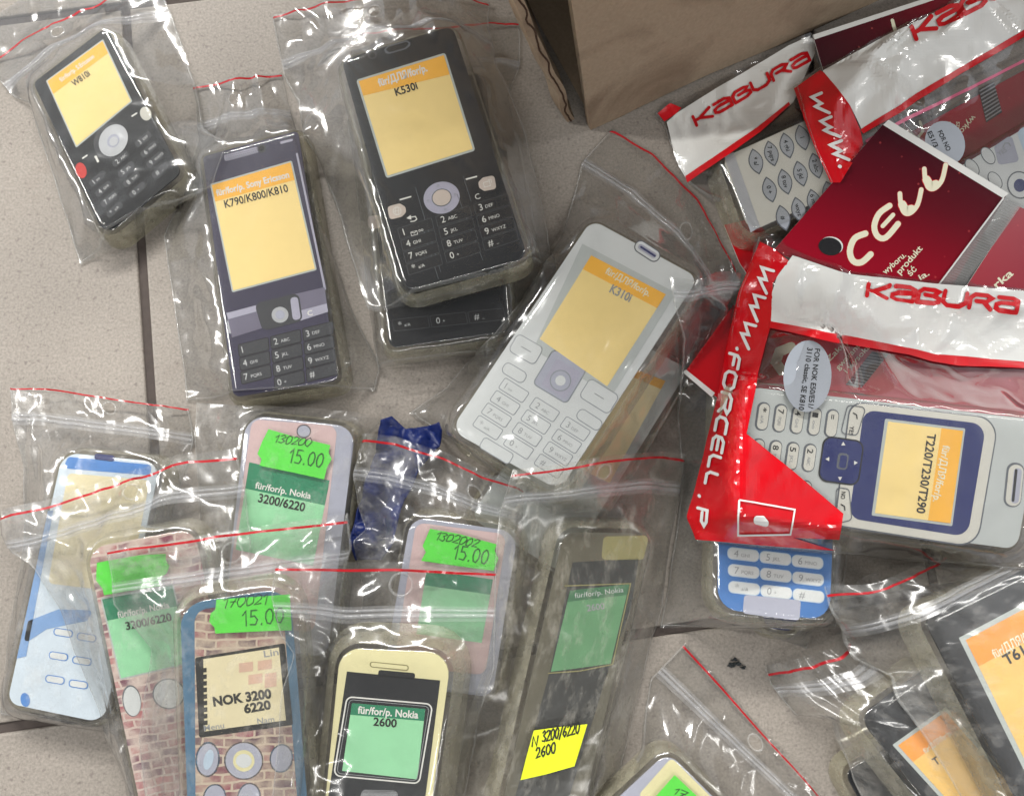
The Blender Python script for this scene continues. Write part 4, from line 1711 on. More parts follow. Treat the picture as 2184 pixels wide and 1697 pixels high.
bag = Bag(Q(1, [(1510, 110), (1470, 420), (1530, 900), (1575, 1330), (1615, 1570)]),
          Q(1, [(2214, 66), (2224, 280), (2170, 420), (2255, 800), (2310, 1130), (2240, 1500)]),
          'clear zip bag round the lower of two black covers, lip beside the box', zipv=0.14, redv=0.03, seed=4, film=FILM_CLEAR, rough=0.026)
c = Cover(Q(1, [(1535, 385), (2080, 300), (2190, 1425), (1650, 1500)]), 12, (5, 5, 5, 5), 'black phone cover lying under another black one, only its lowest keys showing', BLACK_CARD)
c.keys((1700, 1398), (162, -17), (12, 56), [['* a/A', '0 +', '# _']], pad=(150, 46, 55, -12), padmat=KEY_BLACK, rim=KEY_DARK, h=27, padr=0.1, gl=PALE_GREY_INK)
disc_part(c, 'globe_key', [(rrect(1598, 948, 56, 56, -6, 16), ROSY)])
bag.front()

# --- upper black candybar phone
bag = Bag(Q(1, [(1160, 66), (1178, 150), (1212, 330), (1275, 440), (1300, 600), (1352, 670), (1455, 930), (1530, 1180), (1580, 1340)]),
          Q(1, [(2092, 22), (2088, 110), (2125, 300), (2245, 600), (2318, 880), (2350, 1080), (2385, 1140)]),
          'clear zip bag with crinkled lip, round the large upper black phone cover', top=Q(1, [(1160, 66), (1500, 2), (1800, -25), (2092, 22)]),
          zipv=0.155, redv=0.012, seed=5, film=FILM_CLEAR, rough=0.026, hole=(0.47, 0.06, 3.0))
c = Cover(Q(1, [(1442, 250), (1938, 97), (2268, 1108), (1722, 1258)]), 12, (5, 5, 6, 6), 'large black phone cover with round silver key and tall amber label, on top of another', BLACK_CARD)
c.label(Q(1, [(1519, 342), (1899, 226), (2028, 643), (1648, 762)]), (0.155, 0.205), AMBER, YELLOW, inset=9, r=12, words=[
    dict(s='für/ДЛЯ/for/p.', p0=(1618, 371), p1=(1825, 305), h=33, m=WHITE_INK, bold=0.035),
    dict(s='K530i', p0=(1690, 411), p1=(1784, 381), h=33, bold=0.025)])
disc_part(c, 'earpiece_slot', [(rounded([(1638, 212), (1655, 196), (1735, 173), (1752, 184), (1748, 198), (1730, 212), (1660, 232), (1644, 228)], 6), GREY_LINE), (rounded([(1645, 213), (1658, 202), (1732, 180), (1745, 187), (1728, 206), (1660, 225)], 5), SLIT)])
disc_part(c, 'camera_lens', [(ell(1588, 236, 20, 18), KEY_DARK), (ell(1588, 236, 13, 12), SLIT)])
disc_part(c, 'navigation_ring', [(ell(1884, 844, 78, 68, -15), LILAC), (ell(1884, 844, 43, 38, -15), GREY_LINE), (ell(1884, 844, 39, 34, -15), ROSY)])
b = MB()
for a in (0, 90, 180, 270):
    x, y = 1884 + 60 * math.cos(R(a - 15)), 844 + 52 * math.sin(R(a - 15))
    b.stroke(c.S, ell(x, y, 4, 4, n=8), 2, 0.3, GREY_INK, closed=True)
b.build('navigation_marks', c.root)
disc_part(c, 'globe_key', [(rounded([(1652, 882), (1706, 868), (1730, 884), (1732, 908), (1712, 926), (1662, 938)], 14), ROSY)],
          [(ell(1694, 901, 17, 17, n=16), 2.5, WHITE_INK, True), ([(1678, 903), (1711, 897)], 2.2, WHITE_INK, False), (ell(1694, 901, 7, 17, n=12), 2.2, WHITE_INK, True)])
disc_part(c, 'window_key', [(rounded([(2108, 748), (2060, 758), (2040, 778), (2044, 802), (2066, 816), (2118, 806)], 14), ROSY)],
          [([(2062, 780), (2088, 773), (2092, 793), (2066, 800)], 2.5, WHITE_INK, True), ([(2080, 770), (2094, 766), (2097, 780)], 2.2, WHITE_INK, False)])
disc_part(c, 'soft_key_marks', [([(1704, 850), (1754, 836), (1755, 842), (1706, 856)], WHITE_INK), ([(1986, 763), (2034, 750), (2036, 756), (1988, 769)], WHITE_INK)])
b = MB()
b.stroke(c.S, [(1740, 930), (1772, 924), (1778, 936), (1768, 944), (1752, 946)], 4, 0.15, WHITE_INK)
b.poly(c.S, [(1734, 932), (1752, 918), (1755, 938)], 0.2, WHITE_INK)
b.build('back_key', c.root)
b = MB(); b.text(c.S, 'C', (2030, 853), (2050, 847), 24, 0.15, WHITE_INK); b.build('clear_key', c.root)
b = MB()
for x0, y0, x1, y1 in ((1772, 800, 1880, 1160), (1950, 830, 2060, 1110), (1800, 960, 1870, 1190), (1975, 750, 2010, 860)):
    b.stroke(c.S, [(x0, y0), (x1, y1)], 2.0, 0.1, GREY_LINE)
b.build('key_dividers', c.root)
c.keys((1724, 1004), (162, -52), (12.5, 51), [['1', '2 ABC', '3 DEF'], ['4 GHI', '5 JKL', '6 MNO'], ['7 PQRS', '8 TUV', '9 WXYZ'], ['* a/A', '0 +', '# _']],
       pad=(148, 43, 55, -12), padmat=KEY_BLACK, rim=KEY_DARK, h=29, padr=0.1)
b = MB()
q = np.array((1752, 992.0))
for pts in ([(0, 0), (26, -7), (30, 8), (4, 15), (0, 0)], [(0, 0), (16, 4), (26, -7)]):
    b.stroke(c.S, [q + np.array(p) for p in pts], 2.2, 0.22, WHITE_INK)
b.stroke(c.S, ell(1790, 985, 4, 4, n=8), 2, 0.22, WHITE_INK, closed=True); b.stroke(c.S, ell(1801, 982, 4, 4, n=8), 2, 0.22, WHITE_INK, closed=True)
b.build('mailbox_mark', c.root)
bag.front()

# --- second silver phone, underneath
c2 = Cover(Q(1, [(2560, 1360), (2955, 1570), (2400, 2460), (1985, 2210)]), 9, (5, 5, 6, 6), 'silver phone cover with cream label showing from under the other silver one', SILVER_CARD)
c2.label(Q(1, [(2520, 1500), (2838, 1625), (2600, 2060), (2280, 1900)]), (0.06, 0.08), AMBER, paper('pale cream label', rgb((252, 236, 190)), 0.5, 0.04), rim=None)

# --- silver phone in the middle
bag = Bag(Q(2, [(425, 545), (295, 700), (270, 800), (205, 1020), (20, 1310), (-280, 1650), (-440, 1765)]),
          Q(2, [(960, 1150), (930, 1240), (760, 1600), (560, 1950), (420, 2180), (160, 2190)]),
          'clear zip bag round the silver candybar phone cover, its lip near the box', top=Q(2, [(425, 545), (610, 655), (800, 850), (960, 1150)]),
          zipv=0.12, redv=0.012, seed=6, film=FILM_CLEAR, rough=0.024, hole=(0.62, 0.10, 3.2))
c = Cover(Q(2, [(336, 922), (812, 1180), (206, 2108), (-280, 1838)]), 13, (6, 6, 7, 7), 'silver candybar phone cover with pale keys and a cream and amber label', PALE_CARD)
disc_part(c, 'screen_surround', [(Q(2, [(300, 1040), (700, 1250), (425, 1690), (90, 1490)]), SILVER_CARD)])
c.label(Q(2, [(338, 1090), (656, 1256), (406, 1648), (118, 1446)]), (0.165, 0.15), AMBER, YELLOW, rim=None, words=[
    dict(s='für/ДЛЯ/for/p.', p0=pt_(2, 396, 1166), p1=pt_(2, 582, 1266), h=30, m=CREAM_INK),
    dict(s='K310i', p0=pt_(2, 414, 1246), p1=pt_(2, 500, 1290), h=38, m=GREY_INK, bold=0.02)])
disc_part(c, 'earpiece_slot', [(rrect(2184 + 577, 1072, 122, 56, 33, 27), GREY_LINE), (rrect(2184 + 577, 1072, 112, 46, 33, 22), PALE_CARD), (rrect(2184 + 577, 1072, 88, 24, 33, 11), PLATE), (rrect(2184 + 580, 1074, 78, 9, 33, 4), NAVY)])
disc_part(c, 'navigation_pad', [(rrect(2184 + 205, 1605, 172, 178, 31, 22), KEY_LINE), (rrect(2184 + 205, 1605, 162, 168, 31, 18), PLATE), (rrect(2184 + 210, 1616, 120, 130, 31, 8), LILAC), (ell(2184 + 207, 1624, 46, 46), KEY_LINE), (ell(2184 + 207, 1624, 41, 41), PLATE), (ell(2184 + 207, 1624, 22, 22), PALE_CARD)])
for nm, cx, cy, w, h, rt, mk in (('soft_key', 60, 1490, 130, 88, 30, 1), ('soft_key', 372, 1690, 150, 96, 32, 1), ('back_key', 10, 1590, 110, 54, 31, 0), ('clear_key', 330, 1790, 118, 52, 33, 0)):
    x, y = cx + 2184, cy
    disc_part(c, nm, [(rrect(x, y, w, h, rt, 22), KEY_LINE), (rrect(x, y, w - 7, h - 7, rt, 19), PALE_CARD)],
              [([(x - 22 * math.cos(R(rt)), y - 22 * math.sin(R(rt))), (x + 22 * math.cos(R(rt)), y + 22 * math.sin(R(rt)))], 4, GREY_INK, False)] if mk else [])
c.keys((2150, 1655), (131, 82), (-37, 53), [['1 oo', '2 ABC', '3 DEF'], ['4 GHI', '5 JKL', '6 MNO'], ['7 PQRS', '8 TUV', '9 WXYZ'], ['* a/A', '0 +', '# _']],
       pad=(118, 50, 40, -14), padmat=PALE_CARD, rim=KEY_LINE, gl=GREY_INK, h=27, padr=0.15)
disc_part(c, 'maker_plate', [(rrect(2118, 1922, 150, 54, 31, 16), KEY_LINE), (rrect(2118, 1922, 143, 47, 31, 13), PALE_CARD)])
bag.front()

# --- dark blue phone, lowest of the right hand stack
bag = Bag(Q(4, [(880, 300), (900, 600), (960, 965)]), Q(4, [(1420, 420), (1400, 700), (1252, 1068)]), 'clear bag with a folded corner sticking out under the blue phone cover', seed=7, film=FILM_DUSTY, group=BAGS)
c = Cover(Q(4, [(900, 330), (1330, 380), (1215, 1012), (1075, 990)]), 7, (4, 4, 5, 5), 'dark blue phone cover of which only a tip shows under the blue one', NAVY)
bag.front()

# --- blue phone
bag = Bag(Q(4, [(668, -507), (692, -370), (728, -250), (702, 100), (722, 350), (690, 600), (632, 980)]),
          Q(4, [(1350, -470), (1450, 0), (1420, 600), (1372, 975)]),
          'clear bag round the bright blue phone cover, beside the silver phone', zipv=0.04, seed=8, film=FILM_CLEAR)
c = Cover(Q(4, [(885, -210), (1410, -170), (1368, 962), (862, 912)]), 11, (7, 7, 9, 9), 'bright blue phone cover with pale rounded keys and a blank grey plate', BLUE_CARD)
c.keys((2184 + 945, 1697 + 676), (137, 16), (2, 72), [['4 GHI', '5 JKL', '6 MNO'], ['7 PQRS', '8 TUV', '9 WXYZ'], ['* a/A', '0 +', '#']],
       pad=(130, 46, 42, -14), padmat=PALE_CARD, rim=PALE_BLUE, gl=GREY_INK, h=31, padr=0.42)
disc_part(c, 'blank_plate', [(rounded(Q(4, [(990, 838), (1232, 862), (1226, 948), (984, 918)]), 14), PLATE)])
bag.front()
SOFT_BLUE = paper('soft blue print', rgb((120, 156, 206)), 0.4, 0.1)
# --- lower left: blue and white phone
bag = Bag(Q(3, [(46, -45), (50, 90), (100, 290), (108, 600), (40, 1000), (5, 1352)]),
          Q(3, [(810, 45), (832, 190), (760, 420), (640, 900), (505, 1420)]),
          'clear zip bag round the blue and white phone cover, at the left edge', top=Q(3, [(46, -45), (210, -35), (400, -8), (600, 18), (810, 45)]),
          zipv=0.085, redv=0.004, seed=9, film=FILM_DUSTY, hole=(0.57, 0.035, 2.4))
c = Cover(Q(3, [(258, 218), (700, 262), (452, 1402), (14, 1312)]), 12, (8, 8, 7, 6), 'blue and white phone cover with cream screen, at the left edge', paper('silvery blue print', rgb((200, 212, 226)), 0.35, 0.08))
disc_part(c, 'blue_top_edge', [(rounded(Q(3, [(290, 250), (650, 285), (640, 330), (270, 300)]), 18), MID_BLUE)])
disc_part(c, 'top_slot', [(rounded(Q(3, [(405, 236), (490, 245), (486, 272), (402, 262)]), 10), NAVY)])
disc_part(c, 'cream_screen', [(rounded(Q(3, [(290, 320), (640, 350), (545, 830), (205, 790)]), 22), CREAM_SCREEN)])
disc_part(c, 'blue_side_stripe', [(Q(3, [(205, 480), (228, 480), (112, 1100), (72, 1110)]), SOFT_BLUE)])
disc_part(c, 'blue_keypad_band', [(rounded(Q(3, [(120, 950), (250, 900), (400, 905), (370, 950), (200, 985), (100, 1050)]), 12), SOFT_BLUE)])
for i, (x, y) in enumerate(((270, 1000), (370, 1020), (250, 1100), (350, 1120), (235, 1200), (335, 1220))):
    X, Y = Q(3, [(x, y)])[0]
    disc_part(c, 'key', [(rrect(X, Y, 84, 34, 9, 15), MID_BLUE), (rrect(X, Y, 74, 26, 9, 12), PALE_CARD)])
disc_part(c, 'round_blue_key', [(ell(*Q(3, [(108, 1286)])[0], 20, 30, -10), MID_BLUE)])
bag.front()

# --- pale phone with green heading, behind the front row
bag = Bag(Q(3, [(838, 18), (828, 150), (850, 450), (880, 800), (900, 1100)]), Q(3, [(1640, 88), (1535, 200), (1520, 420), (1490, 700), (1455, 1100)]),
          'clear bag round the lilac white phone cover with the green price sticker', seed=10, film=FILM_DUSTY)
c = Cover(Q(3, [(1040, 58), (1530, 112), (1405, 1120), (925, 1060)]), 12, (9, 9, 6, 6), 'lilac white phone cover with green price sticker above a green label heading', PLATE)
disc_part(c, 'pink_print', [(rounded(Q(3, [(1075, 90), (1440, 120), (1340, 1000), (950, 960)]), 40), paper('pale pink print', rgb((206, 178, 180)), 0.4, 0.15, scale=60))])
c.label(Q(3, [(1060, 268), (1412, 348), (1340, 720), (1000, 650)]), (0.30, 0.29), GREEN_HEAD, GREEN_PALE, inset=5, r=10, words=[
    dict(s='für/for/p. Nokia', p0=pt_(3, 1088, 384), p1=pt_(3, 1325, 430), h=28, m=WHITE_INK, bold=0.02),
    dict(s='3200/6220', p0=pt_(3, 1100, 442), p1=pt_(3, 1298, 484), h=38, bold=0.025)])
disc_part(c, 'lanyard_hole', [(ell(*Q(3, [(1296, 142)])[0], 31, 29), GREY_LINE), (ell(*Q(3, [(1296, 142)])[0], 27, 25), PLATE)])
price_sticker(c.S, Q(3, [(1150, 135), (1235, 160), (1412, 203), (1405, 235), (1418, 262), (1398, 300), (1386, 348), (1250, 318), (1112, 290), (1120, 262), (1103, 240), (1122, 190)]), 1.5, c.root,
              hand=('130200', pt_(3, 1172, 190), pt_(3, 1325, 208), 34), price=('15.00', pt_(3, 1235, 275), pt_(3, 1375, 298), 58))
bag.front()

# --- crumpled blue wrapper
def sheet_thing(name, outline, label, cat, m, amp, seed, kind=None, step=14, z0=1.0):
    """thin crumpled sheet of soft plastic"""
    b = MB()
    A = np.asarray(outline)
    S0 = Film(box_blur(HM, 3))
    b.wrap(S0, outline, 0, m, step)
    V = np.array(b.v)
    n1 = smooth_noise((200, 200), 7, seed); n2 = smooth_noise((200, 200), 3.5, seed + 1)
    ix = np.clip(((V[:, 0] - V[:, 0].min()) / 0.6).astype(int), 0, 199); iy = np.clip(((V[:, 1] - V[:, 1].min()) / 0.6).astype(int), 0, 199)
    V[:, 2] += z0 + amp * (np.abs(n1[iy, ix]) + 0.4 * np.abs(n2[iy, ix]))
    b.v = [tuple(v) for v in V]
    o = b.build(name, None, smooth=True)
    mod = o.modifiers.new('thickness', 'SOLIDIFY'); mod.thickness = 0.0004; mod.offset = 1
    tag(o, label, cat)
    i = np.clip(np.round(V[:, 0]).astype(int) - HX0, 0, HNX - 1); j = np.clip(np.round(V[:, 1]).astype(int) - HY0, 0, HNY - 1)
    np.maximum.at(HM, (j, i), V[:, 2] + 0.3)
    return o


sheet_thing('blue_wrapper', Q(3, [(1635, 105), (1680, 88), (1738, 140), (1765, 138), (1880, 114), (1893, 150), (1885, 215), (1800, 300), (1735, 450), (1690, 620), (1630, 690), (1520, 690), (1498, 600), (1530, 480), (1590, 300)]),
            'crumpled royal blue plastic wrapper between the pale phone and the silver phone', 'wrapper', paper('royal blue plastic', rgb((15, 33, 92)), 0.4, 0.15, scale=120), 3.4, 44)

# --- brick print phone behind, left
bag = Bag(Q(3, [(30, 486), (52, 580), (130, 695), (262, 900), (318, 1080), (470, 1430), (600, 1800)]),
          Q(3, [(1012, 212), (1055, 400), (1078, 620), (1040, 1000), (980, 1800)]),
          'clear zip bag with long sloping red line crossing the blue and white phone', top=Q(3, [(30, 486), (350, 390), (700, 270), (1012, 212)]),
          zipv=0.105, redv=(0.026, 0.03), seed=12, film=FILM_DUSTY, rough=0.022, hole=(0.55, 0.06, 2.6))
c = Cover(Q(3, [(352, 630), (840, 540), (1080, 1740), (596, 1800)]), 12, (8, 8, 6, 6), 'pink brick patterned phone cover half hidden under the next bag, with pale green label', BRICK)
c.label(Q(3, [(428, 852), (740, 790), (820, 1130), (512, 1202)]), (0.27, 0.27), GREEN_HEAD, GREEN_PALE, inset=7, r=10, words=[
    dict(s='für/for/p. Nokia', p0=pt_(3, 505, 938), p1=pt_(3, 725, 893), h=29, m=WHITE_INK, bold=0.02),
    dict(s='3200/6220', p0=pt_(3, 540, 988), p1=pt_(3, 735, 947), h=35, bold=0.025)])
disc_part(c, 'oval_key', [(ell(*Q(3, [(562, 1290)])[0], 40, 68, -8), GREY_LINE), (ell(*Q(3, [(564, 1292)])[0], 36, 63, -8), PALE_CARD)])
disc_part(c, 'round_key', [(ell(*Q(3, [(720, 1260)])[0], 70, 66), GREY_LINE), (ell(*Q(3, [(720, 1260)])[0], 64, 60), PALE_CARD)])
price_sticker(c.S, Q(3, [(420, 700), (460, 692), (600, 668), (712, 662), (712, 690), (728, 712), (716, 745), (695, 760), (690, 800), (540, 822), (450, 838), (444, 810), (416, 775)]), 1.5, c.root)
bag.front()

# --- pale phone with sticker, right of the wrapper
bag = Bag(Q(3, [(1545, 150), (1508, 330), (1522, 440), (1565, 560), (1508, 610), (1550, 820), (1500, 1200)]),
          Q(3, [(2232, 372), (2225, 620), (2190, 900), (2120, 1250)]),
          'dusty clear zip bag with curved red lip over the blue wrapper', top=Q(3, [(1545, 150), (1700, 172), (1900, 238), (2050, 318), (2232, 372)]),
          zipv=0.15, redv=0.035, seed=13, film=FILM_DUSTY, rough=0.022, hole=(0.72, 0.11, 2.6))
c = Cover(Q(3, [(1742, 490), (2225, 560), (2110, 1290), (1612, 1230)]), 11, (8, 8, 6, 6), 'pinkish white phone cover with green price sticker, under the cream phone\'s bag', PLATE)
disc_part(c, 'pink_print', [(rounded(Q(3, [(1775, 530), (2160, 580), (2070, 1180), (1680, 1140)]), 40), MATS[('p', 'pale pink print')])])
c.label(Q(3, [(1815, 725), (2110, 768), (2060, 1050), (1770, 1010)]), (0.24, 0.24), GREEN_HEAD, GREEN_PALE, inset=6, r=10)
price_sticker(c.S, Q(3, [(1838, 556), (1960, 578), (2120, 622), (2112, 650), (2128, 682), (2108, 735), (1960, 715), (1800, 692), (1820, 655), (1806, 630)]), 1.5, c.root,
              hand=('1302002', pt_(3, 1858, 600), pt_(3, 2035, 636), 36), price=('15.00', pt_(3, 1935, 682), pt_(3, 2078, 706), 58))
bag.front()

# --- brick print phone with a display, front left
bag = Bag(Q(3, [(455, 648), (478, 760), (492, 880), (575, 980), (650, 1070), (620, 1250), (596, 1450), (640, 1850)]),
          Q(3, [(1488, 492), (1508, 640), (1440, 1000), (1380, 1400), (1330, 1850)]),
          'clear zip bag with round punch hole, round the brick phone with a display', zipv=0.125, redv=(0.012, 0.028), seed=14, film=FILM_DUSTY, rough=0.024, hole=(0.545, 0.075, 3.4))
c = Cover(Q(3, [(752, 868), (1250, 792), (1335, 1840), (790, 1880)]), 12, (10, 10, 6, 6), 'brick patterned phone cover with blue edge, cream display and green price sticker', STEEL_BLUE, flare=4.0)
disc_part(c, 'brick_print', [(rounded(Q(3, [(830, 905), (1205, 850), (1275, 1810), (835, 1850)]), 60), BRICK_DARK)])
b = MB()
b.poly(c.S, rounded(Q(3, [(833, 1106), (1215, 1044), (1250, 1392), (850, 1447)]), 10), 0.2, INK)
b.poly(c.S, Q(3, [(868, 1112), (1190, 1062), (1220, 1372), (872, 1420)]), 0.27, CREAM_SCREEN)
lab = b.build('display', c.root)
for s_, a, d, h in (('NOK 3200', (912, 1312), (1160, 1276), 40), ('6220', (1044, 1342), (1158, 1322), 38)):
    t = MB(); t.text(c.S, s_, pt_(3, *a), pt_(3, *d), h, 0.34, INK, 0.045); t.build('lettering', lab)
for s_, a, d, h in (('Menu', (872, 1418), (958, 1405), 26), ('Nam', (1100, 1390), (1172, 1379), 28), ('Lin', (1128, 1104), (1190, 1094), 30)):
    t = MB(); t.text(c.S, s_, pt_(3, *a), pt_(3, *d), h, 0.34, GREY_INK, 0.01); t.build('lettering', lab)
t = MB()
for k in range(9):
    x, y = 874 + k * 0.5, 1150 + k * 28
    t.poly(c.S, Q(3, [(x - 8, y), (x + 8, y - 2), (x + 8, y + 17), (x - 8, y + 19)]), 0.34, INK)
for px, py, w_, h_ in ((1020, 1130, 60, 40), (1100, 1120, 60, 40), (1060, 1180, 60, 40), (1130, 1175, 50, 60)):
    t.poly(c.S, Q(3, [(px, py), (px + w_, py - 8), (px + w_, py + h_ - 8), (px, py + h_)]), 0.34, paper('faded rose print', rgb((214, 178, 158)), 0.5, 0.1))
t.build('display_marks', lab)
disc_part(c, 'almond_key', [(ell(*Q(3, [(886, 1540)])[0], 52, 76, 4), STEEL_BLUE), (ell(*Q(3, [(886, 1540)])[0], 45, 68, 4), PLATE), (ell(*Q(3, [(890, 1540)])[0], 20, 44, 14), PALE_BLUE)])
disc_part(c, 'navigation_key', [(ell(*Q(3, [(1040, 1545)])[0], 84, 82), GREY_LINE), (ell(*Q(3, [(1040, 1545)])[0], 78, 76), PLATE), (ell(*Q(3, [(1040, 1545)])[0], 46, 46), CREAM_CARD), (ell(*Q(3, [(1040, 1545)])[0], 34, 30), PALE_CARD)])
for x, y in ((915, 1705), (1062, 1700), (1200, 1535)):
    disc_part(c, 'almond_key', [(ell(*Q(3, [(x, y)])[0], 50, 62, 10), STEEL_BLUE), (ell(*Q(3, [(x, y)])[0], 44, 56, 10), PLATE)])
price_sticker(c.S, Q(3, [(926, 856), (1060, 846), (1180, 838), (1238, 834), (1246, 986), (1170, 988), (1040, 994), (922, 1000), (918, 975), (896, 950), (902, 915), (922, 898)]), 1.5, c.root,
              hand=('170021', pt_(3, 952, 892), pt_(3, 1140, 872), 42), price=('15.00', pt_(3, 1040, 968), pt_(3, 1212, 952), 62))
bag.front()

# --- dusty black phone in the middle of the front row
bag = Bag(Q(4, [(5, 305), (-55, 480), (-72, 700), (-85, 1050), (-200, 1400), (-310, 1850)]),
          Q(4, [(742, 238), (716, 420), (682, 600), (640, 900), (590, 1060), (545, 1250), (400, 1850)]),
          'grimy clear zip bag with yellow note, round the dusty black and cream phone', top=Q(4, [(5, 305), (150, 290), (300, 268), (420, 250), (560, 236), (742, 238)]),
          zipv=0.085, redv=0.02, seed=16, film=FILM_GRIMY, rough=0.024, hole=(0.54, 0.045, 2.6))
c = Cover(Q(4, [(212, 556), (598, 566), (292, 1850), (-82, 1850)]), 11, (7, 7, 6, 6), 'dusty black phone cover with cream top, green screen and white smears, in the front row', paper('grimy card', rgb((92, 88, 76)), 0.55, 0.25, scale=90), group=CV, flare=4.0)
disc_part(c, 'cream_top', [(rounded(Q(4, [(390, 590), (585, 585), (560, 690), (380, 690)]), 20), OLIVE)])
disc_part(c, 'black_panel', [(Q(4, [(258, 700), (540, 684), (508, 890), (420, 1128), (255, 1660), (200, 1850), (-30, 1850), (70, 1500), (165, 1150), (236, 806)]), DUSTY_BLACK)])
b = MB()
b.poly(c.S, Q(4, [(247, 820), (500, 792), (420, 1132), (165, 1166)]), 0.2, DUSTY_GREEN)
b.poly(c.S, Q(4, [(247, 820), (500, 792), (490, 838), (236, 868)]), 0.26, paper('dusty dark green', rgb((64, 112, 82)), 0.5, 0.15))
lab = b.build('screen_label', c.root)
t = MB(); t.text(c.S, 'für/for/p. Nokia', pt_(4, 268, 852), pt_(4, 475, 826), 22, 0.32, PALE_GREY_INK); t.text(c.S, '2600', pt_(4, 320, 908), pt_(4, 395, 898), 28, 0.32, GREY_INK, 0.02)
t.build('lettering', lab)
b = MB()
b.stroke(c.S, Q(4, [(225, 800), (340, 796), (505, 790), (428, 1134), (290, 1162), (155, 1172)]), 5, 0.35, OLIVE)
b.build('screen_outline', c.root)
bag.front()
b = MB()
b.wrap(bag.S, Q(4, [(92, 1415), (200, 1400), (320, 1388), (292, 1480), (265, 1567), (150, 1600), (35, 1626), (62, 1520)]), 0.5, FLUO_YELLOW, 12)
note = b.build('paper_note', bag.root, label='fluorescent yellow paper note with handwriting')
t = MB()
t.strokes(bag.S, 'N', pt_(4, 84, 1482), pt_(4, 108, 1478), 40, 6, 0.65, INK, slant=0.25)
t.strokes(bag.S, '3200/6220', pt_(4, 128, 1462), pt_(4, 284, 1425), 42, 6, 0.65, INK, slant=0.3, gap=0.15, jitter=0.05)
t.strokes(bag.S, '2600', pt_(4, 102, 1532), pt_(4, 184, 1506), 40, 6, 0.65, INK, slant=0.3, gap=0.15, jitter=0.05)
t.build('handwriting', note)

# --- cream phone, front row
bag = Bag(Q(3, [(1180, 690), (1162, 850), (1200, 1010), (1255, 1090), (1205, 1250), (1188, 1450), (1150, 1850)]),
          Q(3, [(2120, 718), (2122, 900), (2112, 1150), (2050, 1350), (1960, 1850)]),
          'clear zip bag with straight red line, round the cream phone cover in front', zipv=0.165, redv=(0.035, 0.03), seed=15, film=FILM_CLEAR, rough=0.026, hole=(0.575, 0.08, 3.6))
c = Cover(Q(3, [(1440, 1052), (1942, 1076), (1838, 1850), (1360, 1850)]), 12, (9, 9, 6, 6), 'cream phone cover with black panel and bright green label, in the front row', CREAM_CARD, flare=6.0)
disc_part(c, 'black_panel', [(Q(3, [(1480, 1165), (1878, 1203), (1838, 1520), (1795, 1850), (1378, 1850), (1412, 1620)]), BLACK_CARD)])
disc_part(c, 'earpiece_slot', [(rounded(Q(3, [(1578, 1122), (1745, 1138), (1742, 1164), (1576, 1146)]), 12), OLIVE), (rounded(Q(3, [(1584, 1126), (1740, 1142), (1738, 1158), (1582, 1143)]), 8), CREAM_CARD)])
disc_part(c, 'panel_notch', [(rounded(Q(3, [(1615, 1158), (1772, 1172), (1768, 1200), (1612, 1186)]), 10), BLACK_CARD)])
b = MB()
b.stroke(c.S, rounded(Q(3, [(1481, 1272), (1846, 1304), (1788, 1642), (1424, 1608)]), 26), 6, 0.2, WHITE_INK, closed=True)
b.stroke(c.S, rounded(Q(3, [(1492, 1284), (1832, 1314), (1778, 1630), (1437, 1598)]), 18), 2.5, 0.2, GREY_INK, closed=True)
b.build('screen_outline', c.root)
c.label(Q(3, [(1496, 1292), (1822, 1318), (1786, 1632), (1452, 1594)]), (0.17, 0.17), GREEN_HEAD, GREEN_PALE, inset=7, r=4, words=[
    dict(s='für/for/p. Nokia', p0=pt_(3, 1526, 1342), p1=pt_(3, 1784, 1364), h=32, m=WHITE_INK, bold=0.025),
    dict(s='2600', p0=pt_(3, 1592, 1394), p1=pt_(3, 1692, 1402), h=36, bold=0.025)])
disc_part(c, 'top_key', [(rounded(Q(3, [(1545, 1668), (1700, 1672), (1690, 1740), (1530, 1730)]), 20), CHROME)])
bag.front()

# ------------------------------------------------------------------ lower right
c = Cover(Q(4, [(1400, 1590), (1700, 1420), (1960, 1900), (1660, 2060)]), 9, (5, 5, 5, 5), 'black phone cover edge peeping out at the foot of the picture', BLACK_CARD)
bag = Bag(Q(4, [(1072, 1135), (1100, 1220), (1205, 1350), (1345, 1352), (1372, 1450), (1450, 1620), (1560, 1850)]),
          Q(4, [(1402, 1000), (1560, 1180), (1800, 1380), (2050, 1620), (2250, 1850)]),
          'clear zip bag with curling red lip, under the bag of the big label phone', top=Q(4, [(1072, 1135), (1210, 1090), (1310, 1045), (1402, 1000)]),
          zipv=0.12, redv=0.05, seed=17, film=FILM_DUSTY, rough=0.02)
c = Cover(Q(4, [(1462, 1355), (1790, 1110), (2290, 1690), (1940, 1960)]), 11, (6, 6, 5, 5), 'black phone cover with orange label lying lower and left of its twin', BLACK_CARD)
c.label(Q(4, [(1622, 1478), (1850, 1315), (2180, 1690), (1960, 1850)]), (0.2, 0.2), ORANGE_HEAD, ORANGE_BODY, inset=16, r=4, words=[
    dict(s='für/ДЛЯ/for/p.', p0=pt_(4, 1762, 1515), p1=pt_(4, 1875, 1432), h=24, m=CREAM_INK),
    dict(s='T', p0=pt_(4, 1806, 1566), p1=pt_(4, 1826, 1552), h=34, bold=0.025)])
bag.front()

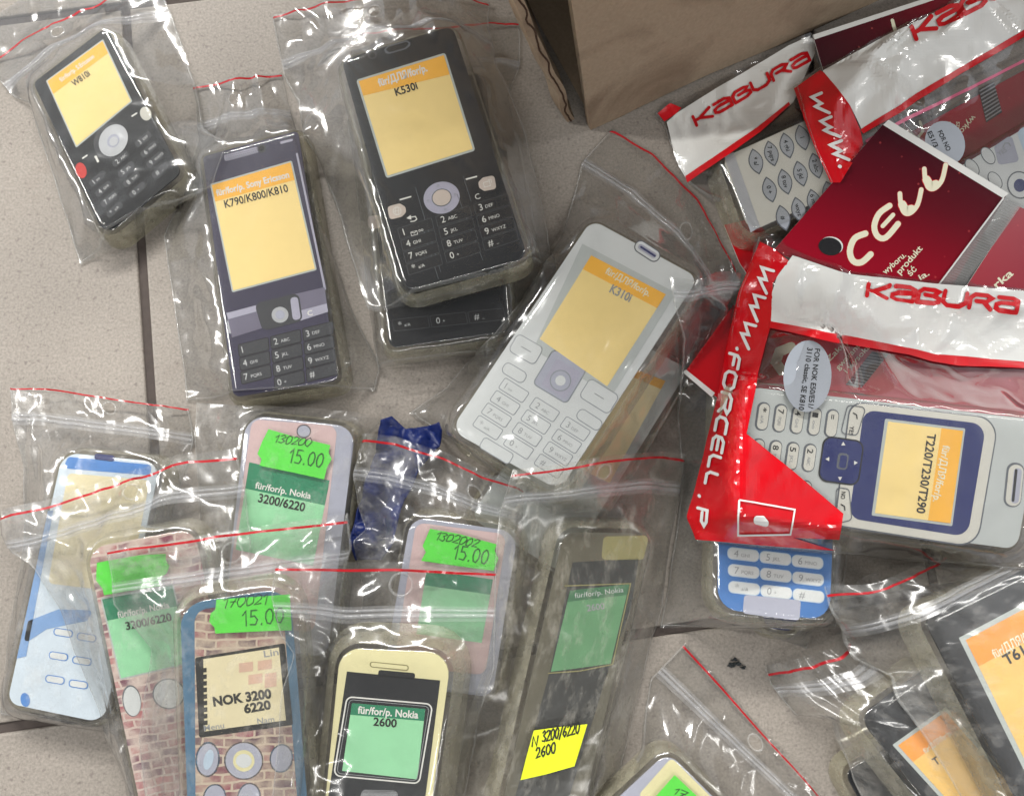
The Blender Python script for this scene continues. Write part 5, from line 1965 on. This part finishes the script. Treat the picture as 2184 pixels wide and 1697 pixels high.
bag = Bag(Q(4, [(1325, 800), (1370, 985), (1450, 1110), (1600, 1180), (1642, 1285), (1770, 1460), (1990, 1850)]),
          Q(4, [(1790, 668), (2000, 700), (2280, 760), (2420, 1000), (2500, 1850)]),
          'clear zip bag with dusty lip under the red printed bag, round the big black phone', top=Q(4, [(1325, 800), (1470, 770), (1620, 715), (1790, 668)]),
          zipv=0.14, redv=0.035, seed=18, film=FILM_DUSTY, rough=0.024)
c = Cover(Q(4, [(1735, 925), (2230, 690), (2690, 1590), (2200, 1830)]), 12, (6, 6, 5, 5), 'big black phone cover with large orange label, right lower corner', BLACK_CARD)
c.label(Q(4, [(1905, 1022), (2240, 845), (2560, 1420), (2200, 1620)]), (0.2, 0.2), ORANGE_HEAD, ORANGE_BODY, inset=22, r=4, words=[
    dict(s='für/ДЛЯ/for/p.', p0=pt_(4, 2058, 1110), p1=pt_(4, 2260, 1000), h=40, m=CREAM_INK),
    dict(s='T610', p0=pt_(4, 2108, 1140), p1=pt_(4, 2230, 1072), h=48, bold=0.025)])
bag.front()

bag = Bag(Q(4, [(738, 1040), (590, 1195), (570, 1320), (555, 1480), (420, 1700), (330, 1850)]),
          Q(4, [(1340, 1720), (1300, 1850), (1150, 2000), (1000, 2150)]),
          'clear zip bag with a straight diagonal red line, lying on bare tile in front', zipv=0.16, redv=(0.02, 0.03), seed=19, film=FILM_CLEAR, rough=0.024, hole=(0.55, 0.09, 3.0))
c = Cover(Q(4, [(665, 1490), (1010, 1830), (760, 2150), (330, 1800)]), 11, (7, 7, 6, 6), 'pale grey phone cover with cream screen and green sticker at the lower edge', PLATE)
disc_part(c, 'cream_screen', [(rounded(Q(4, [(680, 1532), (880, 1730), (720, 1900), (540, 1690)]), 20), CREAM_CARD)])
price_sticker(c.S, Q(4, [(690, 1602), (800, 1706), (720, 1820), (590, 1715)]), 1.5, c.root, hand=('17', pt_(4, 680, 1680), pt_(4, 730, 1700), 30))
bag.front()

# ------------------------------------------------------------------ red printed packs
def card_thing(name, quad, label, m, cat='card', T=0.5, edge=None, group=None, lift=0.0):
    quad = np.asarray(quad, float)
    S = rest_plane(quad, T + lift, 0.12)
    base = S.o - S.n * T
    root = empty(name, base, label, cat, group)
    b = MB()
    l = S.loc(quad)
    up, lo = S.to3(l, 0), S.to3(l, -T)
    n = len(l)
    ccw = np.cross(up[1] - up[0], up[2] - up[0]) @ S.n > 0
    f = list(range(n)) if ccw else list(range(n))[::-1]
    b.add(up, [f], m)
    b.add(np.concatenate([lo, up]), [((j, (j + 1) % n, n + (j + 1) % n, n + j) if ccw else (n + j, n + (j + 1) % n, (j + 1) % n, j)) for j in range(n)], CARD_WHITE)
    b.build('printed_sheet', root)
    press(up[:, :2], S, T)
    raise_map(up[:, :2], S.z, 0.3)
    return root, S


W = at_z
g0, g1 = W(Q(2, [(1700, 620)]), 20)[0], W(Q(2, [(1500, 1250)]), 20)[0]
CELL_RED = grad_mat('maroon to red print', [(0.0, rgb((62, 12, 24))), (0.35, rgb((98, 12, 28))), (0.75, rgb((150, 14, 36))), (1.0, rgb((168, 18, 42)))], g0, g1, 0.2)
g0, g1 = W(Q(2, [(1400, 250)]), 20)[0], W(Q(2, [(1850, 20)]), 20)[0]
MAROON = grad_mat('dark maroon print', [(0.0, rgb((58, 10, 26))), (0.6, rgb((84, 12, 30))), (1.0, rgb((112, 14, 34)))], g0, g1, 0.2)
g0, g1 = W(Q(2, [(1100, 1500)]), 20)[0], W(Q(2, [(2184, 1700)]), 20)[0]
INNER_RED = grad_mat('inner red print', [(0.0, rgb((196, 30, 44))), (0.5, rgb((176, 22, 44))), (1.0, rgb((150, 16, 42)))], g0, g1, 0.3)

FILM_PRINT = dict(haze=0.02, rough=0.08, gloss=2.0, bump=0.08, tint=(0.97, 0.965, 0.96))
RED_GLOSS = paper('glossy red print', rgb((200, 14, 26)), 0.13, 0.08, spec=0.8, scale=90)
WHITE_GLOSS = paper('glossy white print', rgb((226, 226, 222)), 0.16, 0.06, spec=0.8, scale=40)
PINK = paper('pink print line', rgb((226, 120, 150)), 0.3, 0.05)
PK = 'red and white printed packs'

# loose red pouch end between the silver phone and the packs
root, S = card_thing('red_card', Q(2, [(905, 960), (1030, 930), (1120, 1030), (1010, 1180), (970, 1120)]), 'crumpled bright red corner of a pack beside the silver phone\'s bag', RED_GLOSS, 'card')

# --- pack at the back, beside the box
bag = Bag(Q(2, [(605, 478), (655, 560), (700, 690), (745, 780), (890, 900), (1010, 1060)]),
          Q(2, [(1285, 140), (1350, 330), (1500, 560), (1700, 900)]),
          'white and red printed pack nearest the box, round the cover with oval keys', name='printed_pack', cat='packet', group=PK, seed=21, film=FILM_PRINT, rough=0.036, slack=0.016, folds=44, fold_h=2.6)
c = Cover(Q(2, [(885, 668), (1500, 390), (1640, 720), (1008, 1005)]), 15, (5, 5, 5, 6), 'silver phone cover with pointed oval grey keys, in the pack nearest the box', WARM_SILVER, group='phone covers in the printed packs')
disc_part(c, 'lower_band', [(Q(2, [(905, 668), (945, 650), (1058, 968), (1018, 992)]), CHROME)])
for i in range(4):
    for j in range(3):
        x, y = 1040 + i * 66 + j * 58, 690 - i * 34 + j * 120
        X, Y = x + 2184, y
        rt = 75
        a = np.array([math.cos(R(rt)), math.sin(R(rt))]); nn = np.array([-a[1], a[0]])
        k = np.array([X, Y])
        almond = [k + a * (t * 58) + nn * s_ * 31 * (1 - t * t) for s_, ts in ((1, np.linspace(-1, 1, 13)), (-1, np.linspace(1, -1, 13)[1:-1])) for t in ts]
        inner = [k + (p - k) * 0.86 for p in almond]
        b = MB()
        b.poly(c.S, almond, 0.1, GREY_LINE); b.poly(c.S, inner, 0.16, KEY_SILVER)
        g = [['* a/', '0 +', '#'], ['7 pqrs', '8 tuv', 'wxyz'], ['4 ghi', '5 jkl', '6 mno'], ['1', '2 abc', '3 def']][i][j]
        w_ = glyphs(g, 0.01)[2]
        hh = 19
        L_ = w_ * hh / 0.727
        L_ = min(L_, 78)
        b.text(c.S, g, k - a * L_ / 2 - nn * (-hh / 2) * 1, k + a * L_ / 2 - nn * (-hh / 2), hh, 0.22, INK, 0.02)
        b.build('key', c.root)
bag.front()
b = MB()
b.wrap(bag.S, Q(2, [(660, 522), (705, 482), (860, 385), (1040, 280), (1180, 195), (1285, 148), (1290, 230), (1200, 440), (1050, 560), (870, 682), (748, 768), (700, 690)]), 0.3, WHITE_GLOSS, 12)
wb = b.build('white_band', bag.root)
b = MB()
b.wrap(bag.S, Q(2, [(742, 752), (870, 668), (1050, 545), (1180, 440), (1186, 452), (1060, 566), (880, 692), (750, 778)]), 0.55, RED, 12)
b.build('red_border', bag.root)
b = MB()
b.wrap(bag.S, Q(2, [(622, 484), (672, 440), (722, 462), (700, 486), (650, 520)]), 0.45, RED, 12)
b.build('red_corner', bag.root)
b = MB()
b.strokes(bag.S, 'KaBURa', pt_(2, 790, 540), pt_(2, 1268, 262), 42, 13, 0.75, RED, slant=0.1, gap=0.22, seg=8)
b.build('logo_lettering', wb)

# --- maroon card behind the middle pack
root, S = card_thing('header_card', Q(2, [(1284, 150), (1870, -40), (1960, 120), (1330, 310)]), 'dark maroon card with white top edge, standing up behind the packs by the box', MAROON, 'card', lift=10)
b = MB()
b.poly(S, Q(2, [(1284, 150), (1870, -40), (1872, -22), (1290, 170)]), 0.1, CARD_WHITE)
b.build('white_edge', root)
b = MB()
b.stroke(S, Q(2, [(1622, 88), (1628, 112), (1640, 150)]), 15, 0.12, CREAM_INK)
b.build('lettering', root)

# --- middle pack
bag = Bag(Q(2, [(1312, 300), (1196, 380), (1225, 470), (1290, 650), (1360, 800), (1430, 960), (1500, 1150)]),
          Q(2, [(2560, -330), (2640, 0), (2700, 400), (2760, 900)]),
          'white and red printed pack in the right top corner, round the white phone', name='printed_pack', cat='packet', group=PK, top=Q(2, [(1312, 300), (1560, 165), (1900, 0), (2250, -170), (2560, -330)]),
          seed=22, film=FILM_PRINT, rough=0.036, slack=0.016, folds=44, fold_h=2.6)
root, S = card_thing('inner_card', Q(2, [(1560, 640), (2350, 210), (2420, 420), (1700, 860)]), 'red printed card tucked in the middle pack above the white phone', INNER_RED, 'card')
for s_, a, d, h in (('wykona', (1965, 490), (1880, 590), 26), ('szna jako', (1895, 520), (1885, 625), 24), ('gwarancja', (1860, 640), (1870, 520), 24)):
    t = MB(); t.text(S, s_, pt_(2, *a), pt_(2, *d), h, 0.12, CREAM_INK, 0.01); t.build('lettering', root)
b = MB()
b.stroke(S, Q(2, [(1690, 560), (1730, 590), (1752, 560), (1740, 520)]), 12, 0.12, CREAM_INK)
b.build('letter_part', root)
b = MB()
b.poly(S, Q(2, [(1990, 385), (2055, 350), (2090, 480), (2022, 525)]), 0.12, KEY_DARK)
for k in range(9):
    f_ = k / 9
    b.poly(S, Q(2, [(1992 + 32 * f_, 388 + 138 * f_), (2055 + 34 * f_, 352 + 130 * f_), (2057 + 34 * f_, 358 + 130 * f_), (1994 + 32 * f_, 394 + 138 * f_)]), 0.2, GREY_INK)
b.build('ribbed_strip', root)
c = Cover(Q(2, [(1880, 715), (2560, 310), (2760, 800), (2100, 1200)]), 14, (6, 6, 6, 7), 'white and blue phone cover with YES key, in the middle pack', CREAM_CARD if False else PALE_CARD, group='phone covers in the printed packs')
disc_part(c, 'blue_screen_frame', [(rounded(Q(2, [(2150, 560), (2500, 380), (2640, 720), (2280, 900)]), 30), PALE_BLUE)])
disc_part(c, 'yes_key', [(rounded(Q(2, [(2055, 625), (2130, 575), (2165, 690), (2075, 705)]), 16), PLATE)])
b = MB()
b.text(c.S, 'YES', pt_(2, 2078, 668), pt_(2, 2112, 645), 20, 0.2, GREY_INK, 0.01)
b.stroke(c.S, Q(2, [(2092, 630), (2102, 612), (2118, 612), (2126, 624)]), 5, 0.2, GREY_INK)
b.build('key_lettering', c.root)
for x, y in ((2030, 665), (1962, 715), (2060, 770)):
    disc_part(c, 'oval_key', [(ell(*Q(2, [(x, y)])[0], 26, 42, -35), GREY_LINE), (ell(*Q(2, [(x, y)])[0], 22, 38, -35), PALE_CARD)])
disc_part(c, 'navigation_key', [(ell(*Q(2, [(2165, 790)])[0], 54, 60, -20), GREY_LINE), (ell(*Q(2, [(2165, 790)])[0], 48, 54, -20), PALE_CARD), (ell(*Q(2, [(2165, 792)])[0], 26, 28), NAVY)])
b = MB()
b.poly(c.S, ell(*Q(2, [(1838, 620)])[0], 84, 96, -20), 1.75, SILVER)
st = b.build('oval_sticker', c.root)
t = MB()
t.text(c.S, 'FOR NO', pt_(2, 1806, 572), pt_(2, 1846, 655), 21, 1.85, INK, 0.015)
t.text(c.S, 'E51/3', pt_(2, 1762, 575), pt_(2, 1792, 640), 21, 1.85, INK, 0.015)
t.build('lettering', st)
bag.front()
b = MB()
b.wrap(bag.S, Q(2, [(1325, 305), (1560, 172), (1900, 8), (2250, -165), (2260, 90), (2050, 212), (1900, 300), (1720, 408), (1650, 455), (1490, 552), (1440, 450), (1385, 375)]), 0.3, WHITE_GLOSS, 12)
wb = b.build('white_band', bag.root)
b = MB()
b.wrap(bag.S, Q(2, [(1484, 556), (1640, 458), (1720, 404), (1900, 296), (2050, 208), (2260, 86), (2262, 116), (2055, 236), (1905, 322), (1728, 432), (1650, 485), (1496, 574)]), 0.55, RED, 12)
b.build('red_border', bag.root)
b = MB()
b.wrap(bag.S, Q(2, [(1505, 600), (1680, 500), (1900, 398), (2250, 222), (2252, 234), (1904, 410), (1686, 514), (1510, 612)]), 0.4, PINK, 12)
b.build('pink_line', bag.root)
b = MB()
b.wrap(bag.S, Q(2, [(1314, 302), (1330, 312), (1385, 375), (1440, 450), (1486, 560), (1498, 620), (1400, 780), (1360, 780), (1300, 650), (1230, 470), (1198, 384)]), 0.3, RED_GLOSS, 12)
rb = b.build('red_band', bag.root)
b = MB()
b.strokes(bag.S, 'www.', pt_(2, 1272, 408), pt_(2, 1398, 722), 46, 13, 0.75, WHITE_INK, slant=0.3, gap=0.25, seg=8)
b.build('web_lettering', rb)
b = MB()
b.strokes(bag.S, 'KaBURa', pt_(2, 1722, 172), pt_(2, 2330, -150), 58, 19, 0.75, RED, slant=0.1, gap=0.22, seg=8)
b.build('logo_lettering', wb)

# --- folded maroon card pack with big lettering
root, S = card_thing('header_card', Q(2, [(1590, 522), (2110, 832), (1830, 1300), (1110, 1075)]), 'maroon header card with white edge, round hole and large cream lettering', CELL_RED, 'card', lift=2)
b = MB()
b.poly(S, Q(2, [(1582, 534), (1606, 512), (2118, 826), (2094, 846)]), 0.15, CARD_WHITE)
b.build('white_edge', root)
b = MB()
b.poly(S, ell(*Q(2, [(1362, 1048)])[0], 50, 38, 10), 0.12, CARD_WHITE)
b.poly(S, ell(*Q(2, [(1356, 1052)])[0], 50, 38, 10), 0.18, SLIT)
b.build('hanging_hole', root)
b = MB()
a0, a1 = np.array(pt_(2, 1468, 1150.0)), np.array(pt_(2, 1868, 745.0))
d_ = (a1 - a0) / np.hypot(*(a1 - a0)); u_ = np.array([d_[1], -d_[0]])
LT = {
    'C': [([(.95, .8), (.5, .98), (.12, .75), (.05, .35), (.3, .06), (.75, .02)], .16)],
    'E': [([(1.0, .9), (.5, .98), (.12, .75), (.05, .35), (.3, .06), (.95, .1)], .15), ([(.4, .5), (.95, .52)], .11)],
    'L': [([(.22, .95), (.06, .6), (.02, .25), (.22, .05), (.6, .08), (1.0, .42)], .12), ([(.1, .55), (.12, .25), (.32, .14)], .22)],
}
pos = 0
for ch, adv in (('C', 148), ('E', 158), ('L', 148), ('L', 130)):
    for path, th in LT[ch]:
        pts = [a0 + d_ * (pos + px * 118 + py * 30) + u_ * (py * 100) for px, py in path]
        sm = [pts[0]]
        for i in range(len(pts) - 1):
            p_1 = pts[max(0, i - 1)]; p_2 = pts[i]; p_3 = pts[i + 1]; p_4 = pts[min(len(pts) - 1, i + 2)]
            for t in (0.25, .5, .75, 1.0):
                sm.append(0.5 * (2 * p_2 + (p_3 - p_1) * t + (2 * p_1 - 5 * p_2 + 4 * p_3 - p_4) * t * t + (3 * p_2 - p_1 - 3 * p_3 + p_4) * t ** 3))
        b.stroke(S, sm, th * 195, 0.14, RED)
        b.stroke(S, sm, th * 165, 0.22, CREAM_INK)
    pos += adv
b.build('large_lettering', root)
for s_, p_a, p_b, h in (('wyboru.', (1592, 1172), (1682, 1092), 26), ('produkt', (1655, 1172), (1752, 1062), 28), ('ść', (1700, 1180), (1728, 1150), 28), ('ia.', (1742, 1196), (1782, 1172), 26)):
    t = MB(); t.text(S, s_, pt_(2, *p_a), pt_(2, *p_b), h, 0.12, CREAM_INK, 0.015); t.build('small_lettering', root)
b = MB()
b.poly(S, Q(2, [(2095, 848), (2165, 885), (1905, 1255), (1815, 1225)]), 0.5, CLEAR_STRIP)
for k in range(38):
    f_ = k / 38
    x0, y0, x1, y1 = 2095 - 285 * f_, 850 + 372 * f_, 2162 - 262 * f_, 884 + 368 * f_
    b.stroke(S, Q(2, [(x0, y0), (x1, y1)]), 4.5, 0.75, ZIP_MAT)
b.stroke(S, Q(2, [(2092, 848), (1812, 1222)]), 7, 0.8, WHITE_INK)
b.build('ribbed_zip_strip', root)
root, S = card_thing('inner_card', Q(2, [(2160, 880), (2420, 1000), (2420, 1330), (1880, 1310)]), 'red printed card edge beyond the ribbed strip, above the front pack', INNER_RED, 'card')
t = MB(); t.text(S, 'rka', pt_(2, 2068, 1232), pt_(2, 2140, 1170), 34, 0.12, CREAM_INK, 0.02); t.build('lettering', root)

# --- front pack
root, S = card_thing('inner_card', Q(2, [(735, 1590), (945, 1300), (1110, 1400), (1000, 1790)]), 'bright red card with white edge sticking out left of the front pack', RED_GLOSS, 'card')
b = MB()
b.poly(S, Q(2, [(728, 1588), (744, 1578), (866, 1676), (852, 1694)]), 0.12, CARD_WHITE)
b.build('white_edge', root)
bag = Bag(Q(2, [(1040, 1015), (962, 1250), (908, 1500), (872, 1697), (806, 1950), (728, 2210), (775, 2312)]),
          Q(2, [(2480, 1285), (2500, 1700), (2480, 2440), (2470, 2460)]),
          'front white and red printed pack, round the silver cover lying sideways', name='printed_pack', cat='packet', group=PK, top=Q(2, [(1040, 1015), (1150, 1045), (1430, 1160), (1800, 1200), (2184, 1232), (2480, 1285)]),
          seed=23, film=FILM_PRINT, rough=0.036, slack=0.016, folds=44, fold_h=2.6)
root, S = card_thing('inner_card', Q(2, [(1090, 1400), (2460, 1560), (2460, 1900), (1020, 1760)]), 'red printed card inside the front pack, behind the sideways phone', INNER_RED, 'card')
for s_, p_a, p_b, h in (('Zakup', (1352, 1545), (1440, 1455), 24), ('gwarantuje', (1392, 1580), (1520, 1440), 24), ('i wysoka', (1428, 1592), (1530, 1480), 24)):
    t = MB(); t.text(S, s_, pt_(2, *p_a), pt_(2, *p_b), h, 0.12, CREAM_INK, 0.01); t.build('lettering', root)
b = MB()
b.poly(S, Q(2, [(1424, 1640), (1535, 1500), (1606, 1510), (1490, 1655)]), 0.12, KEY_DARK)
for k in range(12):
    f_ = k / 12
    b.stroke(S, Q(2, [(1426 + 110 * f_, 1638 - 138 * f_), (1490 + 115 * f_, 1652 - 142 * f_)]), 4, 0.2, GREY_INK)
b.build('ribbed_strip', root)
b = MB()
b.stroke(S, Q(2, [(1190, 1480), (1140, 1500), (1125, 1545), (1150, 1580), (1190, 1580)]), 42, 0.12, CREAM_INK)
b.build('letter_part', root)
c = Cover(Q(4, [(1005, -62), (2268, 82), (2164, 660), (955, 498)]), 16, (5, 7, 7, 5), 'silver phone cover with navy screen surround lying sideways, in the front pack', SILVER_CARD, group='phone covers in the printed packs')
disc_part(c, 'face_outline', [(rounded(Q(4, [(1440, 12), (2080, 84), (1985, 640), (1370, 545)]), [60, 90, 90, 40]), GREY_LINE), (rounded(Q(4, [(1446, 19), (2073, 90), (1979, 633), (1378, 539)]), [55, 85, 85, 35]), WARM_SILVER)])
disc_part(c, 'screen_surround', [(rounded(Q(4, [(1500, 50), (2022, 112), (1942, 592), (1436, 512)]), [50, 60, 60, 50]), NAVY)], lift=0.1)
b = MB()
b.poly(c.S, rounded(Q(4, [(1590, 88), (1932, 130), (1876, 546), (1532, 500)]), 6), 0.24, LABEL_RIM)
b.poly(c.S, Q(4, [(1602, 100), (1922, 140), (1868, 534), (1546, 490)]), 0.30, YELLOW)
b.poly(c.S, Q(4, [(1830, 128), (1922, 140), (1868, 534), (1772, 521)]), 0.36, AMBER)
lab = b.build('screen_label', c.root)
t = MB()
t.text(c.S, 'für/ДЛЯ/for/p.', pt_(4, 1836, 200), pt_(4, 1792, 440), 32, 0.42, CREAM_INK, 0.02)
t.text(c.S, 'T220/T230/T290', pt_(4, 1770, 150), pt_(4, 1722, 488), 38, 0.42, INK, 0.02)
t.build('lettering', lab)
disc_part(c, 'navigation_key', lift=0.16, layers=[(rrect(2184 + 1402, 1697 + 268, 178, 196, 8, 40), INK), (rrect(2184 + 1402, 1697 + 268, 164, 182, 8, 34), NAVY), (rrect(2184 + 1408, 1697 + 270, 46, 70, 8, 14), GREY_LINE), (rrect(2184 + 1410, 1697 + 271, 30, 54, 8, 9), NAVY)])
b = MB()
for x, y, dx, dy in ((1410, 196, 0, -1), (1396, 342, 0, 1), (1344, 260, -1, 0), (1462, 276, 1, 0)):
    p = np.array(pt_(4, x, y), float); d = np.array([dx, dy]); n_ = np.array([-dy, dx])
    b.poly(c.S, [p + d * 10, p + n_ * 9 - d * 6, p - n_ * 9 - d * 6], 0.5, WHITE_INK)
b.build('navigation_arrows', c.root)
# printed keys: rows run down the picture
rows_ = [(['*|a/A', '7|PQRS', '4|GHI', '1|oo', '='], (1068, 78)), (['0|+', '8|TUV', '5|JKL', '2|ABC', ''], (1046, 232)), (['#|_', '9|WXYZ', '6|MNO', '3|DEF', ''], (1026, 388))]
for row, (x0, y0) in rows_:
    for k, g in enumerate(row):
        if not g:
            continue
        x, y = x0 + k * 73.5, y0 + k * 7.5
        X, Y = pt_(4, x, y)
        b = MB()
        b.poly(c.S, rrect(X, Y, 56, 122, 8, 26), 0.1, GREY_LINE)
        b.poly(c.S, rrect(X + 3, Y + 1, 44, 110, 8, 21), 0.16, WARM_SILVER)
        ch, sb = (g.split('|') + [''])[:2]
        dr = np.array([-0.14, 0.99]); up_ = np.array([0.99, 0.14])
        st_ = np.array([X, Y]) - dr * 38 - up_ * 12
        b.text(c.S, ch, st_, st_ + dr * 20, 26, 0.22, INK, 0.015)
        if sb:
            st2 = np.array([X, Y]) - dr * 4 - up_ * 7
            b.text(c.S, sb, st2, st2 + dr * 36, 14, 0.22, GREY_INK, 0.01)
        b.build('key', c.root)
for nm, poly, txt, p_a, p_b in (('yes_key', [(1430, 30), (1508, 40), (1470, 160), (1400, 150)], 'YES', (1440, 118), (1434, 158)), ('no_key', [(1382, 380), (1436, 388), (1448, 520), (1376, 535)], 'NO', (1404, 398), (1400, 428))):
    b = MB()
    b.stroke(c.S, rounded(Q(4, poly), 18), 4, 0.3, GREY_LINE, closed=True)
    b.text(c.S, txt, pt_(4, *p_a), pt_(4, *p_b), 19, 0.3, INK, 0.01)
    x, y = pt_(4, p_a[0] + 22, p_a[1] - 42) if nm == 'yes_key' else pt_(4, 1410, 465)
    b.stroke(c.S, [(x - 8, y - 12), (x + 6, y - 4), (x + 8, y + 12)], 5, 0.3, INK)
    b.build(nm, c.root)
disc_part(c, 'earpiece_slot', [(rrect(2184 + 2140, 1697 + 370, 76, 190, 6, 34), GREY_LINE), (rrect(2184 + 2143, 1697 + 372, 64, 176, 6, 30), WARM_SILVER), (rrect(2184 + 2150, 1697 + 374, 34, 150, 6, 15), PLATE), (rrect(2184 + 2142, 1697 + 372, 12, 140, 6, 5), SLIT)])
b = MB()
b.poly(c.S, ell(*Q(2, [(1250, 1606)])[0], 102, 152, 3, 40), 1.75, SILVER)
st = b.build('oval_sticker', c.root)
t = MB()
t.text(c.S, 'FOR NOK E50/E51/', pt_(2, 1282, 1488), pt_(2, 1252, 1742), 23, 1.85, INK, 0.02)
t.text(c.S, '3110 classic, SE K810', pt_(2, 1250, 1484), pt_(2, 1212, 1748), 23, 1.85, INK, 0.02)
t.build('lettering', st)
raise_map(at_z(ell(*Q(2, [(1250, 1606)])[0], 104, 154, 3), 30)[:, :2], c.S.z, 2.0)
bag.front()
b = MB()
b.wrap(bag.S, Q(2, [(1196, 1090), (1430, 1168), (1800, 1210), (2184, 1242), (2470, 1290), (2460, 1590), (2184, 1552), (1800, 1522), (1700, 1500), (1400, 1440), (1104, 1386), (1108, 1250), (1130, 1180)]), 0.3, WHITE_GLOSS, 12)
wb = b.build('white_band', bag.root)
b = MB()
b.wrap(bag.S, Q(2, [(1102, 1374), (1400, 1430), (1700, 1488), (1800, 1512), (2184, 1544), (2460, 1580), (2460, 1606), (2184, 1572), (1900, 1562), (1790, 1545), (1690, 1516), (1400, 1466), (1098, 1402)]), 0.55, RED, 12)
b.build('red_border', bag.root)
b = MB()
b.wrap(bag.S, Q(2, [(1060, 1030), (1120, 1062), (1190, 1120), (1150, 1150), (1112, 1210), (1104, 1390), (1050, 1600), (1000, 1850), (1200, 2010), (1412, 2190), (1396, 2298), (1200, 2290), (1378, 2345), (1100, 2325), (780, 2298), (738, 2215), (765, 2090), (815, 1950), (878, 1697), (912, 1500), (966, 1250)]), 0.3, RED_GLOSS, 12)
rb = b.build('red_band', bag.root)
b = MB()
b.strokes(bag.S, 'www.', pt_(2, 1070, 1130), pt_(2, 960, 1500), 50, 13, 0.75, WHITE_INK, slant=0.3, gap=0.25, seg=8)
b.strokes(bag.S, 'FORCELL', pt_(2, 934, 1510), pt_(2, 832, 2060), 46, 13, 0.75, WHITE_INK, slant=0.15, gap=0.3, seg=8)
b.strokes(bag.S, '.P', pt_(2, 806, 2110), pt_(2, 792, 2230), 42, 13, 0.75, WHITE_INK, slant=0.15, gap=0.6, seg=8)
b.build('web_lettering', rb)
b = MB()
b.stroke(bag.S, Q(2, [(970, 2130), (1202, 2172), (1186, 2272), (965, 2276)]), 7, 0.75, WHITE_INK, closed=True, seg=8)
b.wrap(bag.S, rounded(Q(2, [(1026, 2196), (1070, 2196), (1094, 2220), (1090, 2240), (1030, 2226)]), 14), 0.75, WHITE_INK, 12)
b.build('emblem', rb)
b = MB()
b.strokes(bag.S, 'KaBURa', pt_(2, 1510, 1262), pt_(2, 2146, 1330), 54, 18, 0.75, RED, slant=0.1, gap=0.24, seg=8)
b.build('logo_lettering', wb)

# films lie pressed under whatever was laid on them
flatten_films()
for o in bpy.data.objects:
    if 'base' in o:
        del o['base']
